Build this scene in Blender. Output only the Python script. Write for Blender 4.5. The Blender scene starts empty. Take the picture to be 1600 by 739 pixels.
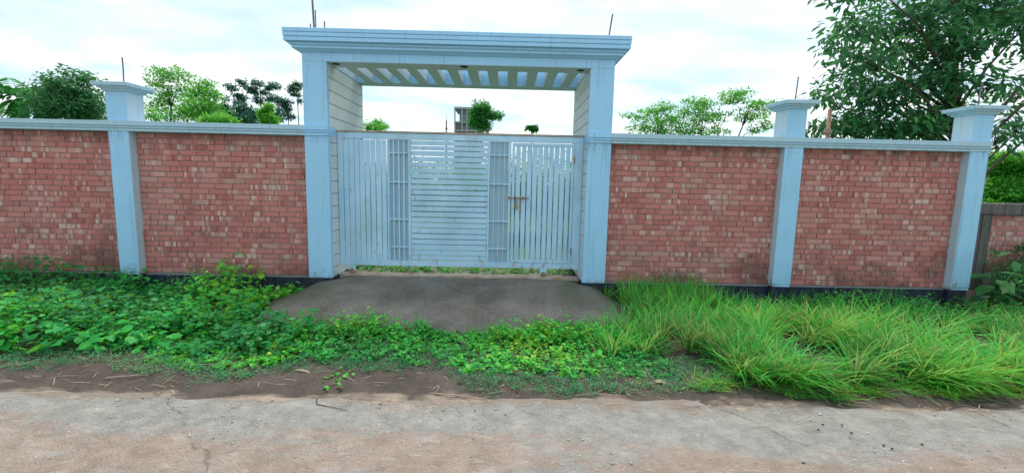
import bpy, math, random
import numpy as np
from mathutils import Matrix, Vector

rng = np.random.default_rng(7)
random.seed(7)
scene = bpy.context.scene
COL = scene.collection

# ------------------------------------------------------------------ camera
cam_data = bpy.data.cameras.new('camera')
cam_data.lens = 15.446
cam_data.sensor_width = 36.0
cam_data.clip_start = 0.05
cam_data.clip_end = 2000.0
cam = bpy.data.objects.new('camera', cam_data)
COL.objects.link(cam)
cam.matrix_world = Matrix(((0.99971774, -0.02055365, -0.01191571, 0.0),
                           (-0.00936336, 0.12008757, -0.99271915, -6.230),
                           (0.02183493, 0.99255051, 0.11986122, 1.60),
                           (0, 0, 0, 1)))
scene.camera = cam

# ------------------------------------------------------------------ sky, sun, exposure
SUN_EL = math.radians(63.0)
SUN_AZ = math.radians(14.0)          # from +Y (behind the wall) towards +X
world = bpy.data.worlds.new('World')
scene.world = world
world.use_nodes = True
wn, wl = world.node_tree.nodes, world.node_tree.links
wn.clear()
w_out = wn.new('ShaderNodeOutputWorld')
w_bg = wn.new('ShaderNodeBackground')
w_bg.inputs['Strength'].default_value = 0.10
sky = wn.new('ShaderNodeTexSky')
sky.sky_type = 'NISHITA'
sky.sun_disc = False
sky.sun_elevation = SUN_EL
sky.sun_rotation = SUN_AZ
sky.air_density = 1.0
sky.dust_density = 1.5
sky.ozone_density = 1.4
w_tc = wn.new('ShaderNodeTexCoord')
w_sep = wn.new('ShaderNodeSeparateXYZ')
wl.new(w_tc.outputs['Generated'], w_sep.inputs[0])


def wmath(op, a, b=None):
    n = wn.new('ShaderNodeMath')
    n.operation = op
    for i, v in enumerate((a, b)):
        if v is None:
            continue
        if isinstance(v, (int, float)):
            n.inputs[i].default_value = v
        else:
            wl.new(v, n.inputs[i])
    return n.outputs[0]


# the cloud sheet: the view direction carried up to a flat layer of cloud
w_h = wmath('ADD', wmath('MAXIMUM', w_sep.outputs['Z'], 0.0), 0.16)
w_cmb = wn.new('ShaderNodeCombineXYZ')
wl.new(wmath('DIVIDE', w_sep.outputs['X'], w_h), w_cmb.inputs[0])
wl.new(wmath('MULTIPLY', wmath('DIVIDE', w_sep.outputs['Y'], w_h), 1.7), w_cmb.inputs[1])
w_n1 = wn.new('ShaderNodeTexNoise')
w_n1.inputs['Scale'].default_value = 0.62
w_n1.inputs['Detail'].default_value = 7.0
w_n1.inputs['Roughness'].default_value = 0.52
w_n1.inputs['Distortion'].default_value = 0.35
wl.new(w_cmb.outputs[0], w_n1.inputs['Vector'])
w_r1 = wn.new('ShaderNodeMapRange')
w_r1.inputs['From Min'].default_value = 0.36
w_r1.inputs['From Max'].default_value = 0.60
w_r1.inputs['To Min'].default_value = 0.55
w_r1.inputs['To Max'].default_value = 1.0
wl.new(w_n1.outputs['Fac'], w_r1.inputs['Value'])
w_n2 = wn.new('ShaderNodeTexNoise')
w_n2.inputs['Scale'].default_value = 1.5
w_n2.inputs['Detail'].default_value = 6.0
wl.new(w_cmb.outputs[0], w_n2.inputs['Vector'])
w_r2 = wn.new('ShaderNodeValToRGB')
w_r2.color_ramp.elements[0].position = 0.34
w_r2.color_ramp.elements[0].color = (3.2, 4.3, 5.2, 1)
w_r2.color_ramp.elements[1].position = 0.60
w_r2.color_ramp.elements[1].color = (5.5, 5.7, 5.65, 1)
wl.new(w_n2.outputs['Fac'], w_r2.inputs[0])
w_mix = wn.new('ShaderNodeMixRGB')
wl.new(w_r1.outputs[0], w_mix.inputs['Fac'])
wl.new(sky.outputs[0], w_mix.inputs['Color1'])
wl.new(w_r2.outputs[0], w_mix.inputs['Color2'])
wl.new(w_mix.outputs[0], w_bg.inputs['Color'])
wl.new(w_bg.outputs[0], w_out.inputs['Surface'])

sun_data = bpy.data.lights.new('sun', 'SUN')
sun_data.energy = 1.5
sun_data.angle = math.radians(14.0)
sun_data.color = (1.0, 0.95, 0.86)
sun = bpy.data.objects.new('sun', sun_data)
COL.objects.link(sun)
sdir = Vector((math.sin(SUN_AZ) * math.cos(SUN_EL), math.cos(SUN_AZ) * math.cos(SUN_EL), math.sin(SUN_EL)))
sun.rotation_euler = sdir.to_track_quat('Z', 'Y').to_euler()

vs = scene.view_settings
vs.view_transform = 'Standard'
vs.look = 'None'
vs.exposure = 1.15
vs.gamma = 1.0
vs.use_curve_mapping = False
scene.cycles.use_denoising = True
scene.cycles.denoiser = 'OPENIMAGEDENOISE'
scene.cycles.max_bounces = 8
scene.cycles.transparent_max_bounces = 8


# ------------------------------------------------------------------ materials
class NT:
    def __init__(self, name):
        self.m = bpy.data.materials.new(name)
        self.m.use_nodes = True
        self.n, self.l = self.m.node_tree.nodes, self.m.node_tree.links
        self.n.clear()
        self.out = self.n.new('ShaderNodeOutputMaterial')
        self.p = self.n.new('ShaderNodeBsdfPrincipled')
        self.l.new(self.p.outputs[0], self.out.inputs['Surface'])

    def put(self, v, sock):
        if isinstance(v, (int, float)):
            sock.default_value = v
        elif isinstance(v, tuple):
            sock.default_value = v if len(v) == 4 or sock.type == 'VECTOR' else (*v, 1)
        else:
            self.l.new(v, sock)

    def pos(self, kind='world'):
        if kind == 'world':
            return self.n.new('ShaderNodeNewGeometry').outputs['Position']
        return self.n.new('ShaderNodeTexCoord').outputs['Object']

    def rand(self):
        return self.n.new('ShaderNodeObjectInfo').outputs['Random']

    def mapping(self, vec, scale=(1, 1, 1), loc=(0, 0, 0)):
        n = self.n.new('ShaderNodeMapping')
        self.l.new(vec, n.inputs['Vector'])
        self.put(scale, n.inputs['Scale'])
        self.put(loc, n.inputs['Location'])
        return n.outputs[0]

    def noise(self, vec, scale, detail=5, rough=0.55, dist=0.0):
        n = self.n.new('ShaderNodeTexNoise')
        self.l.new(vec, n.inputs['Vector'])
        n.inputs['Scale'].default_value = scale
        n.inputs['Detail'].default_value = detail
        n.inputs['Roughness'].default_value = rough
        n.inputs['Distortion'].default_value = dist
        return n.outputs['Fac']

    def voro(self, vec, scale, feature='F1'):
        n = self.n.new('ShaderNodeTexVoronoi')
        n.feature = feature
        self.l.new(vec, n.inputs['Vector'])
        n.inputs['Scale'].default_value = scale
        return n.outputs['Distance']

    def white(self, vec):
        n = self.n.new('ShaderNodeTexWhiteNoise')
        n.noise_dimensions = '3D'
        self.l.new(vec, n.inputs['Vector'])
        return n.outputs['Value']

    def rng(self, v, a, b, c=0.0, d=1.0):
        n = self.n.new('ShaderNodeMapRange')
        self.put(v, n.inputs['Value'])
        for k, x in zip(('From Min', 'From Max', 'To Min', 'To Max'), (a, b, c, d)):
            n.inputs[k].default_value = x
        return n.outputs[0]

    def ramp(self, v, stops, const=False):
        n = self.n.new('ShaderNodeValToRGB')
        self.put(v, n.inputs[0])
        cr = n.color_ramp
        if const:
            cr.interpolation = 'CONSTANT'
        while len(cr.elements) < len(stops):
            cr.elements.new(0.5)
        for e, (p, c) in zip(cr.elements, stops):
            e.position = p
            e.color = (*c, 1)
        return n.outputs[0]

    def mix(self, f, a, b, mode='MIX'):
        n = self.n.new('ShaderNodeMixRGB')
        n.blend_type = mode
        self.put(f, n.inputs['Fac'])
        self.put(a, n.inputs['Color1'])
        self.put(b, n.inputs['Color2'])
        return n.outputs[0]

    def math(self, op, a, b=0.0):
        n = self.n.new('ShaderNodeMath')
        n.operation = op
        self.put(a, n.inputs[0])
        self.put(b, n.inputs[1])
        return n.outputs[0]

    def sep(self, v):
        n = self.n.new('ShaderNodeSeparateXYZ')
        self.l.new(v, n.inputs[0])
        return n.outputs

    def comb(self, x, y, z):
        n = self.n.new('ShaderNodeCombineXYZ')
        for i, v in enumerate((x, y, z)):
            self.put(v, n.inputs[i])
        return n.outputs[0]

    def attr(self, name):
        n = self.n.new('ShaderNodeAttribute')
        n.attribute_name = name
        return n.outputs['Fac']

    def bump(self, h, strength=0.3, dist=0.01):
        n = self.n.new('ShaderNodeBump')
        n.inputs['Strength'].default_value = strength
        n.inputs['Distance'].default_value = dist
        self.l.new(h, n.inputs['Height'])
        self.l.new(n.outputs[0], self.p.inputs['Normal'])

    def base(self, c, rough=0.8, spec=0.3, metal=0.0):
        self.put(c, self.p.inputs['Base Color'])
        self.put(rough, self.p.inputs['Roughness'])
        self.p.inputs['Specular IOR Level'].default_value = spec
        self.put(metal, self.p.inputs['Metallic'])
        return self.m


def mat_paint(name, col, dirt_col, dirt=0.5, streak=0.5, rough=0.6, splash=0.6):
    t = NT(name)
    P = t.pos()
    big = t.noise(P, 2.3, 4)
    c = t.mix(t.rng(big, 0.3, 0.7), tuple(x * 0.93 for x in col), col)
    st = t.noise(t.mapping(P, (14, 14, 0.9)), 1.0, 5, 0.6)
    c = t.mix(t.rng(st, 0.56, 0.78, 0, streak), c, dirt_col)
    sp = t.noise(P, 38, 6, 0.65)
    c = t.mix(t.rng(sp, 0.64, 0.74, 0, dirt), c, tuple(x * 0.45 for x in dirt_col))
    fine = t.noise(P, 120, 4, 0.6)
    lumps = t.noise(P, 9, 3)
    h = t.math('ADD', t.math('MULTIPLY', fine, 0.3), lumps)
    # mud splash and algae creeping up from the foot, rain drips from above
    foot = t.math('ADD', t.noise(t.mapping(P, (6, 6, 2.5)), 2.2, 6, 0.65), t.rng(t.sep(P)[2], 0.2, 0.62, 0.10, -0.35))
    c = t.mix(t.rng(foot, 0.52, 0.66, 0, splash), c, (0.20, 0.22, 0.17))
    drip = t.noise(t.mapping(P, (30, 30, 0.55), (4, 1, 9)), 1.0, 5, 0.62)
    c = t.mix(t.rng(drip, 0.60, 0.72, 0, streak * 0.9), c, tuple(x * 0.62 for x in dirt_col))
    run_shade = t.math('ADD', t.noise(t.mapping(P, (22, 22, 0.9), (2, 5, 1)), 1.0, 6, 0.62), t.rng(t.sep(P)[2], 1.55, 2.2, -0.30, 0.08))
    run_shade = t.math('MULTIPLY', t.rng(run_shade, 0.50, 0.66, 0, streak * 0.8), t.rng(t.sep(P)[2], 2.18, 2.20, 1, 0))
    c = t.mix(run_shade, c, tuple(x * 0.55 for x in dirt_col))
    t.bump(h, 0.45, 0.007)
    return t.base(c, rough, 0.3)


PAINT = (0.35, 0.655, 0.90)
M = {}
M['paint'] = mat_paint('sky_tinted_paint', PAINT, (0.24, 0.43, 0.57), 0.40, 0.62)  # front faces: blue skylight put into the colour
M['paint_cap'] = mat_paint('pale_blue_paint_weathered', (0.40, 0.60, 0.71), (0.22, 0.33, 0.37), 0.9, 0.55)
M['paint_lit_white'] = mat_paint('grey_white_lit_plaster', (0.66, 0.74, 0.77), (0.42, 0.45, 0.43), 0.55, 0.5)  # column sides: whiter side light put into the colour
M['paint_lit_side'] = mat_paint('pale_blue_paint_lit_side', (0.52, 0.68, 0.77), (0.33, 0.40, 0.43), 0.7, 0.5)  # pier sides: same paint, paler as if lit, light put into the colour
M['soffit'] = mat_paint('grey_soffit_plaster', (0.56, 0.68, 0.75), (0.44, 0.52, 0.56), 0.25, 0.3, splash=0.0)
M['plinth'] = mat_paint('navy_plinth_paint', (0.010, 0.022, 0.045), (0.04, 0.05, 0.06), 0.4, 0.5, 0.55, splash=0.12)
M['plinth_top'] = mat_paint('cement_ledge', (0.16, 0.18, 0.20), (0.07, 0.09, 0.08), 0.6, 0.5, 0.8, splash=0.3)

# gate enamel: pale blue, rust bleeding at spots, some algae
t = NT('gate_enamel')
P = t.pos()
c = t.mix(t.rng(t.noise(P, 3.0, 3), 0.35, 0.65), (0.38, 0.63, 0.83), (0.46, 0.71, 0.88))
c = t.mix(t.rng(t.noise(t.mapping(P, (1.3, 1, 1.0), (3.1, 0, 7.7)), 1.25, 4), 0.52, 0.68, 0, 0.42), c, (0.25, 0.46, 0.40))
zz = t.sep(P)[2]
low = t.rng(zz, 0.34, 0.62, 0.07, 0.0)
rust = t.noise(t.mapping(P, (9, 9, 5)), 1.6, 6, 0.65)
c = t.mix(t.rng(t.math('ADD', rust, low), 0.61, 0.74, 0, 0.8), c, (0.38, 0.23, 0.13))
c = t.mix(t.rng(t.noise(P, 55, 4), 0.70, 0.76, 0, 0.7), c, (0.12, 0.07, 0.045))
t.bump(t.noise(P, 60, 4), 0.15, 0.002)
M['gate'] = t.base(c, 0.42, 0.45)
t = NT('gate_backing_sheet')
P = t.pos()
c = t.mix(t.rng(t.noise(P, 4, 4), 0.35, 0.7), (0.32, 0.50, 0.62), (0.38, 0.53, 0.54))
M['gate_sheet'] = t.base(c, 0.5, 0.4)
t = NT('weathered_rail_cap')
P = t.pos()
c = t.mix(t.rng(t.noise(t.mapping(P, (3, 20, 20)), 2.0, 6), 0.4, 0.65), (0.45, 0.42, 0.38), (0.30, 0.20, 0.14))
M['rail_cap'] = t.base(c, 0.7, 0.3)
t = NT('rusty_steel')
P = t.pos()
c = t.mix(t.rng(t.noise(P, 40, 5), 0.35, 0.65), (0.20, 0.10, 0.06), (0.42, 0.30, 0.22))
M['rust'] = t.base(c, 0.7, 0.3, 0.2)
t = NT('grey_reinforcing_steel')
P = t.pos()
c = t.mix(t.rng(t.noise(P, 30, 4), 0.35, 0.65), (0.10, 0.10, 0.13), (0.22, 0.20, 0.22))
M['rebar'] = t.base(c, 0.6, 0.4, 0.3)
t = NT('brass_lock')
M['brass'] = t.base((0.32, 0.24, 0.10), 0.4, 0.5, 0.6)
t = NT('dark_recess')
M['dark'] = t.base((0.02, 0.02, 0.022), 0.6, 0.2)

# facing brick: every brick its own tone, with hard-edged pale kiln marks
t = NT('facing_brick')
O = t.pos('object')
P = t.pos()
R = t.rand()
base = t.ramp(R, [(0.0, (0.44, 0.155, 0.135)), (0.22, (0.53, 0.196, 0.170)), (0.45, (0.57, 0.230, 0.200)),
                  (0.62, (0.50, 0.185, 0.165)), (0.78, (0.58, 0.245, 0.212)), (0.92, (0.60, 0.30, 0.26)),
                  (0.98, (0.52, 0.31, 0.255))])
xs = t.sep(O)
R2 = t.math('FRACT', t.math('MULTIPLY', R, 57.31))
cell = t.math('FLOOR', t.math('ADD', t.math('MULTIPLY', xs[0], 27.0), t.math('MULTIPLY', R2, 3.0)))
wv = t.white(t.comb(cell, t.math('MULTIPLY', R, 913.7), 1.3))
edge = t.noise(t.mapping(O, (1, 1, 1)), 60, 3)
banded = t.rng(R2, 0.34, 0.36)                      # only about half of the bricks carry kiln marks
pale = t.math('MULTIPLY', banded, t.rng(t.math('ADD', wv, t.math('MULTIPLY', edge, 0.25)), 0.82, 0.86))
c = t.mix(t.math('MULTIPLY', pale, t.rng(t.math('FRACT', t.math('MULTIPLY', R, 131.7)), 0, 1, 0.15, 0.9)), base, (0.68, 0.54, 0.47))
wd = t.white(t.comb(cell, t.math('MULTIPLY', R, 417.1), 5.9))
c = t.mix(t.math('MULTIPLY', banded, t.rng(wd, 0.66, 0.70, 0, 0.35)), c, (0.25, 0.07, 0.07))
c = t.mix(t.rng(t.noise(P, 85, 5, 0.7), 0.35, 0.75, 0, 0.35), c, (0.25, 0.09, 0.085))
c = t.mix(t.rng(t.noise(P, 170, 3, 0.6), 0.62, 0.75, 0, 0.4), c, (0.55, 0.40, 0.34))
# algae and splash dirt on the lower courses
zz = t.sep(P)[2]
grime = t.math('ADD', t.noise(t.mapping(P, (1, 1, 1.5), (2.0, 0, 0.4)), 1.5, 6, 0.62), t.rng(zz, 0.25, 1.7, 0.15, -0.14))
c = t.mix(t.rng(grime, 0.57, 0.73, 0, 0.58), c, (0.085, 0.060, 0.05))
run_shade = t.math('ADD', t.noise(t.mapping(P, (7, 7, 0.8), (1, 0, 5)), 1.3, 6, 0.62), t.rng(zz, 1.75, 2.18, -0.16, 0.16))  # top courses: shade under the coping put into the colour, in streaks
c = t.mix(t.rng(run_shade, 0.54, 0.70, 0, 0.55), c, (0.13, 0.085, 0.075))
c = t.mix(t.rng(t.noise(P, 1.1, 5, 0.6), 0.50, 0.68, 0, 0.28), c, (0.50, 0.34, 0.30))
t.bump(t.noise(P, 130, 5, 0.7), 0.5, 0.004)
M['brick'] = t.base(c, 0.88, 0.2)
t = NT('mortar')
P = t.pos()
c = t.mix(t.noise(P, 7, 5), (0.30, 0.235, 0.22), (0.50, 0.44, 0.42))
c = t.mix(t.rng(t.noise(P, 60, 4), 0.45, 0.7), c, (0.13, 0.09, 0.085))
t.bump(t.noise(P, 90, 4), 0.5, 0.004)
M['mortar'] = t.base(c, 0.95, 0.1)
t = NT('old_concrete')
P = t.pos()
c = t.mix(t.noise(P, 3, 6, 0.65), (0.085, 0.085, 0.08), (0.20, 0.19, 0.175))
c = t.mix(t.rng(t.noise(t.mapping(P, (9, 9, 1)), 1.5, 5), 0.5, 0.7, 0, 0.7), c, (0.04, 0.045, 0.04))
t.bump(t.noise(P, 50, 6, 0.7), 0.6, 0.006)
M['old_concrete'] = t.base(c, 0.9, 0.2)

# ramp: stained, mossy screed
t = NT('ramp_screed')
P = t.pos()
c = t.mix(t.rng(t.noise(P, 2.2, 6, 0.6), 0.32, 0.7), (0.092, 0.082, 0.068), (0.20, 0.188, 0.165))
c = t.mix(t.rng(t.noise(P, 34, 6, 0.72), 0.50, 0.66, 0, 0.65), c, (0.26, 0.245, 0.22))
mo = t.math('ADD', t.noise(P, 1.7, 5), t.rng(t.math('ABSOLUTE', t.math('ADD', t.sep(P)[0], 0.7)), 0.9, 2.2, -0.08, 0.12))
c = t.mix(t.rng(mo, 0.52, 0.70, 0, 0.6), c, (0.085, 0.105, 0.045))
c = t.mix(t.rng(t.noise(t.mapping(P, (1, 3, 1)), 70, 3), 0.70, 0.76), c, (0.40, 0.38, 0.33))
warp = t.mix(0.12, P, t.comb(t.noise(P, 3, 4), t.noise(t.mapping(P, (1, 1, 1), (7, 3, 1)), 3, 4), 0.0))
ck = t.voro(t.mapping(warp, (1, 1, 0)), 1.15, 'DISTANCE_TO_EDGE')
c = t.mix(t.rng(ck, 0.001, 0.006, 0.4, 0.0), c, (0.05, 0.045, 0.035))
tyre = t.noise(t.mapping(P, (3.2, 0.35, 1)), 1.6, 5, 0.6)
c = t.mix(t.rng(tyre, 0.52, 0.66, 0, 0.2), c, (0.24, 0.21, 0.17))
t.bump(t.noise(P, 45, 7, 0.72), 0.6, 0.008)
M['ramp'] = t.base(c, 0.85, 0.25)

# soil of the verge, grass field behind
t = NT('dark_soil')
P = t.pos()
c = t.mix(t.rng(t.noise(P, 3.0, 6, 0.62), 0.3, 0.7), (0.052, 0.042, 0.036), (0.108, 0.090, 0.076))  # dark brown earth mottled between two tones
c = t.mix(t.rng(t.noise(P, 28, 6, 0.7), 0.52, 0.72, 0, 0.55), c, (0.165, 0.138, 0.115))
c = t.mix(t.rng(t.noise(P, 110, 3, 0.6), 0.66, 0.72, 0, 0.8), c, (0.30, 0.27, 0.23))
yy = t.sep(P)[1]
dust = t.math('ADD', t.noise(t.mapping(P, (0.7, 1.6, 1)), 2.4, 6, 0.6), t.rng(yy, -3.25, -2.85, 0.22, -0.30))
c = t.mix(t.rng(dust, 0.50, 0.66), c, t.mix(t.noise(P, 40, 5), (0.27, 0.21, 0.165), (0.40, 0.32, 0.26)))
field = t.mix(t.noise(P, 0.8, 6), (0.04, 0.10, 0.02), (0.09, 0.17, 0.035))
c = t.mix(t.rng(yy, 0.6, 1.2), c, field)
hb = t.math('ADD', t.noise(P, 26, 7, 0.7), t.math('MULTIPLY', t.noise(P, 5, 4), 2.0))
t.bump(hb, 0.8, 0.012)
M['soil'] = t.base(c, 0.92, 0.15)

# road: worn cement-grey surface with bands of pinkish dust
t = NT('worn_road')
P = t.pos()
PX = t.mapping(P, (0.42, 1.35, 1.0))
grey = t.mix(t.rng(t.noise(P, 6, 7, 0.7), 0.3, 0.72), (0.28, 0.268, 0.242), (0.50, 0.48, 0.445))
pink = t.mix(t.rng(t.noise(P, 5, 6, 0.65), 0.32, 0.7), (0.35, 0.265, 0.215), (0.52, 0.415, 0.35))
bn = t.noise(PX, 1.35, 7, 0.60, 0.4)
yy = t.sep(P)[1]
bnd = t.math('ADD', bn, t.rng(yy, -3.95, -3.35, 0.12, -0.13))
c = t.mix(t.rng(t.math('ADD', bnd, t.math('MULTIPLY', t.math('SUBTRACT', t.noise(P, 9, 8, 0.75), 0.5), 0.5)), 0.47, 0.58), grey, pink)
edge_d = t.math('ADD', t.noise(P, 3.2, 6), t.rng(yy, -3.38, -3.08, -0.25, 0.30))
c = t.mix(t.rng(edge_d, 0.50, 0.66, 0, 0.8), c, (0.33, 0.26, 0.205))
gr = t.noise(P, 62, 6, 0.72)
c = t.mix(t.rng(gr, 0.30, 0.47, 0.6, 0), c, (0.20, 0.18, 0.155))
c = t.mix(t.rng(gr, 0.60, 0.72, 0, 0.5), c, (0.60, 0.57, 0.53))
blot = t.noise(t.mapping(P, (0.8, 1.7, 1), (5, 2, 0)), 5.5, 7, 0.68)
c = t.mix(t.rng(blot, 0.56, 0.68, 0, 0.55), c, (0.23, 0.205, 0.175))
crust = t.noise(t.mapping(P, (0.7, 1.5, 1), (8, 3, 0)), 7.0, 8, 0.72)
c = t.mix(t.rng(crust, 0.585, 0.61, 0, 0.45), c, (0.60, 0.545, 0.48))
blue = t.noise(t.mapping(P, (0.6, 1.5, 1), (1, 7, 0)), 3.0, 5, 0.6)
c = t.mix(t.rng(blue, 0.60, 0.72, 0, 0.55), c, (0.46, 0.48, 0.51))
warp = t.mix(0.2, P, t.comb(t.noise(P, 4, 5), t.noise(t.mapping(P, (1, 1, 1), (7, 3, 1)), 4, 5), 0.0))
ck = t.voro(t.mapping(warp, (0.7, 1, 0)), 0.75, 'DISTANCE_TO_EDGE')
ckm = t.math('MULTIPLY', t.rng(ck, 0.001, 0.006, 0.5, 0.0), t.rng(t.noise(P, 2, 3), 0.45, 0.6))
c = t.mix(ckm, c, (0.10, 0.09, 0.075))
vc = t.voro(t.mapping(P, (1, 1, 1)), 95)
h = t.math('ADD', t.math('ADD', gr, t.math('MULTIPLY', t.noise(P, 14, 5, 0.65), 1.6)), t.math('MULTIPLY', vc, 0.5))
t.bump(h, 1.0, 0.022)
M['road'] = t.base(c, 0.88, 0.2)
t = NT('pale_stone_chips')
c = t.ramp(t.attr('rnd'), [(0, (0.30, 0.27, 0.24)), (0.5, (0.42, 0.38, 0.34)), (1, (0.60, 0.56, 0.52))])
M['chips'] = t.base(c, 0.85, 0.2)
t = NT('dry_straw')
c = t.ramp(t.attr('rnd'), [(0, (0.20, 0.14, 0.09)), (0.5, (0.42, 0.32, 0.22)), (1, (0.55, 0.45, 0.34))])
M['straw'] = t.base(c, 0.8, 0.2)
t = NT('dark_dropping')
M['dropping'] = t.base((0.012, 0.011, 0.012), 0.7, 0.2)
t = NT('twig_bark')
P = t.pos()
c = t.mix(t.noise(P, 50, 4), (0.34, 0.25, 0.18), (0.52, 0.42, 0.33))
M['twig'] = t.base(c, 0.8, 0.2)
t = NT('bark')
P = t.pos()
c = t.mix(t.noise(t.mapping(P, (6, 6, 1.5)), 3, 6, 0.65), (0.035, 0.028, 0.022), (0.12, 0.10, 0.085))
t.bump(t.noise(t.mapping(P, (8, 8, 2)), 4, 5), 0.6, 0.02)
M['bark'] = t.base(c, 0.9, 0.15)


def mat_leaf(name, stops, trans=0.35, rough=0.5, spec=0.35):
    t = NT(name)
    a = t.attr('rnd')
    c = t.ramp(a, stops)
    c = t.mix(t.rng(t.noise(t.pos(), 25, 3), 0.3, 0.7, 0, 0.2), c, tuple(x * 0.7 for x in stops[0][1]))
    t.base(c, rough, spec)
    tr = t.n.new('ShaderNodeBsdfTranslucent')
    t.l.new(t.mix(0.5, c, tuple(min(1, x * 1.3) for x in stops[-1][1])), tr.inputs['Color'])
    ms = t.n.new('ShaderNodeMixShader')
    ms.inputs[0].default_value = trans
    t.l.new(t.p.outputs[0], ms.inputs[1])
    t.l.new(tr.outputs[0], ms.inputs[2])
    t.l.new(ms.outputs[0], t.out.inputs['Surface'])
    return t.m


M['weed'] = mat_leaf('broad_weed_leaf', [(0, (0.010, 0.19, 0.050)), (0.5, (0.022, 0.38, 0.075)), (0.8, (0.070, 0.54, 0.05)), (1, (0.26, 0.62, 0.045))])
M['clover'] = mat_leaf('creeper_leaf', [(0, (0.012, 0.24, 0.045)), (0.5, (0.035, 0.47, 0.055)), (0.9, (0.12, 0.62, 0.04)), (1, (0.40, 0.62, 0.05))])
M['herb'] = mat_leaf('fine_herb_leaf', [(0, (0.010, 0.17, 0.070)), (0.6, (0.025, 0.33, 0.13)), (0.93, (0.075, 0.42, 0.12)), (1, (0.34, 0.32, 0.14))])
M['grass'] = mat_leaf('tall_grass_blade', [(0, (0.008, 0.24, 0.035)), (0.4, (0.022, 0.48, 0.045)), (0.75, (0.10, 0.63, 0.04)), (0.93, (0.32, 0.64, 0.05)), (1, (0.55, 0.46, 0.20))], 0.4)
M['stem'] = mat_leaf('green_stem', [(0, (0.05, 0.12, 0.03)), (1, (0.14, 0.20, 0.07))], 0.15)
M['leaf_dark'] = mat_leaf('dark_tree_leaf', [(0, (0.018, 0.10, 0.050)), (0.6, (0.040, 0.20, 0.078)), (1, (0.13, 0.40, 0.10))], 0.30)
M['leaf_mid'] = mat_leaf('mid_tree_leaf', [(0, (0.016, 0.13, 0.040)), (0.6, (0.040, 0.28, 0.065)), (1, (0.12, 0.46, 0.06))], 0.38)
M['leaf_light'] = mat_leaf('light_tree_leaf', [(0, (0.020, 0.21, 0.04)), (0.6, (0.075, 0.42, 0.05)), (1, (0.26, 0.62, 0.05))], 0.42)
M['leaf_bluish'] = mat_leaf('bluish_tree_leaf', [(0, (0.014, 0.085, 0.062)), (0.6, (0.030, 0.155, 0.10)), (1, (0.06, 0.25, 0.12))], 0.25)
M['leaf_rust'] = mat_leaf('rusty_tree_leaf', [(0, (0.05, 0.09, 0.03)), (0.6, (0.12, 0.13, 0.05)), (1, (0.30, 0.16, 0.07))], 0.3)
M['bigleaf'] = mat_leaf('glossy_plant_leaf', [(0, (0.015, 0.085, 0.025)), (0.6, (0.025, 0.135, 0.032)), (1, (0.05, 0.20, 0.04))], 0.28, 0.55, 0.25)
M['dead_leaf'] = mat_leaf('dead_leaf', [(0, (0.34, 0.26, 0.18)), (1, (0.50, 0.42, 0.32))], 0.15)
t = NT('grey_render_building')
P = t.pos()
c = t.mix(t.noise(P, 0.6, 4), (0.20, 0.27, 0.34), (0.28, 0.34, 0.40))
M['bld'] = t.base(c, 0.9, 0.2)
t = NT('building_concrete')
P = t.pos()
c = t.mix(t.noise(P, 0.8, 4), (0.30, 0.30, 0.31), (0.40, 0.40, 0.40))
M['bld_conc'] = t.base(c, 0.9, 0.2)
t = NT('building_window_glass')
M['bld_glass'] = t.base((0.03, 0.05, 0.08), 0.15, 0.6)


# ------------------------------------------------------------------ mesh helpers
def link(o, parent=None):
    COL.objects.link(o)
    if parent is not None:
        o.parent = parent
    return o


def tag(o, label=None, cat=None, group=None, kind=None):
    if label:
        o['label'] = label
    if cat:
        o['category'] = cat
    if group:
        o['group'] = group
    if kind:
        o['kind'] = kind
    return o


def thing(name, label, cat, loc=(0, 0, 0), group=None):
    o = bpy.data.objects.new(name, None)
    o.location = loc
    o.empty_display_size = 0.1
    link(o)
    return tag(o, label, cat, group)


def mesh_np(name, verts, faces, mat, rnd=None, smooth=False):
    """verts (n,3); faces (m,k) with one k."""
    me = bpy.data.meshes.new(name)
    verts = np.asarray(verts, np.float32)
    faces = np.asarray(faces, np.int32)
    m, k = faces.shape
    me.vertices.add(len(verts))
    me.vertices.foreach_set('co', verts.ravel())
    me.loops.add(m * k)
    me.loops.foreach_set('vertex_index', faces.ravel())
    me.polygons.add(m)
    me.polygons.foreach_set('loop_start', np.arange(0, m * k, k, dtype=np.int32))
    me.polygons.foreach_set('loop_total', np.full(m, k, np.int32))
    if smooth:
        me.polygons.foreach_set('use_smooth', np.ones(m, bool))
    if rnd is not None:
        at = me.attributes.new('rnd', 'FLOAT', 'POINT')
        at.data.foreach_set('value', np.asarray(rnd, np.float32))
    me.update(calc_edges=True)
    me.materials.append(mat)
    return me


def mesh_py(name, verts, faces, mat, smooth=False):
    me = bpy.data.meshes.new(name)
    me.from_pydata([tuple(v) for v in verts], [], [tuple(f) for f in faces])
    if smooth:
        for p in me.polygons:
            p.use_smooth = True
    me.update()
    me.materials.append(mat)
    return me


def obj(name, me, parent=None, loc=None):
    o = bpy.data.objects.new(name, me)
    if loc is not None:
        o.location = loc
    return link(o, parent)


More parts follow.
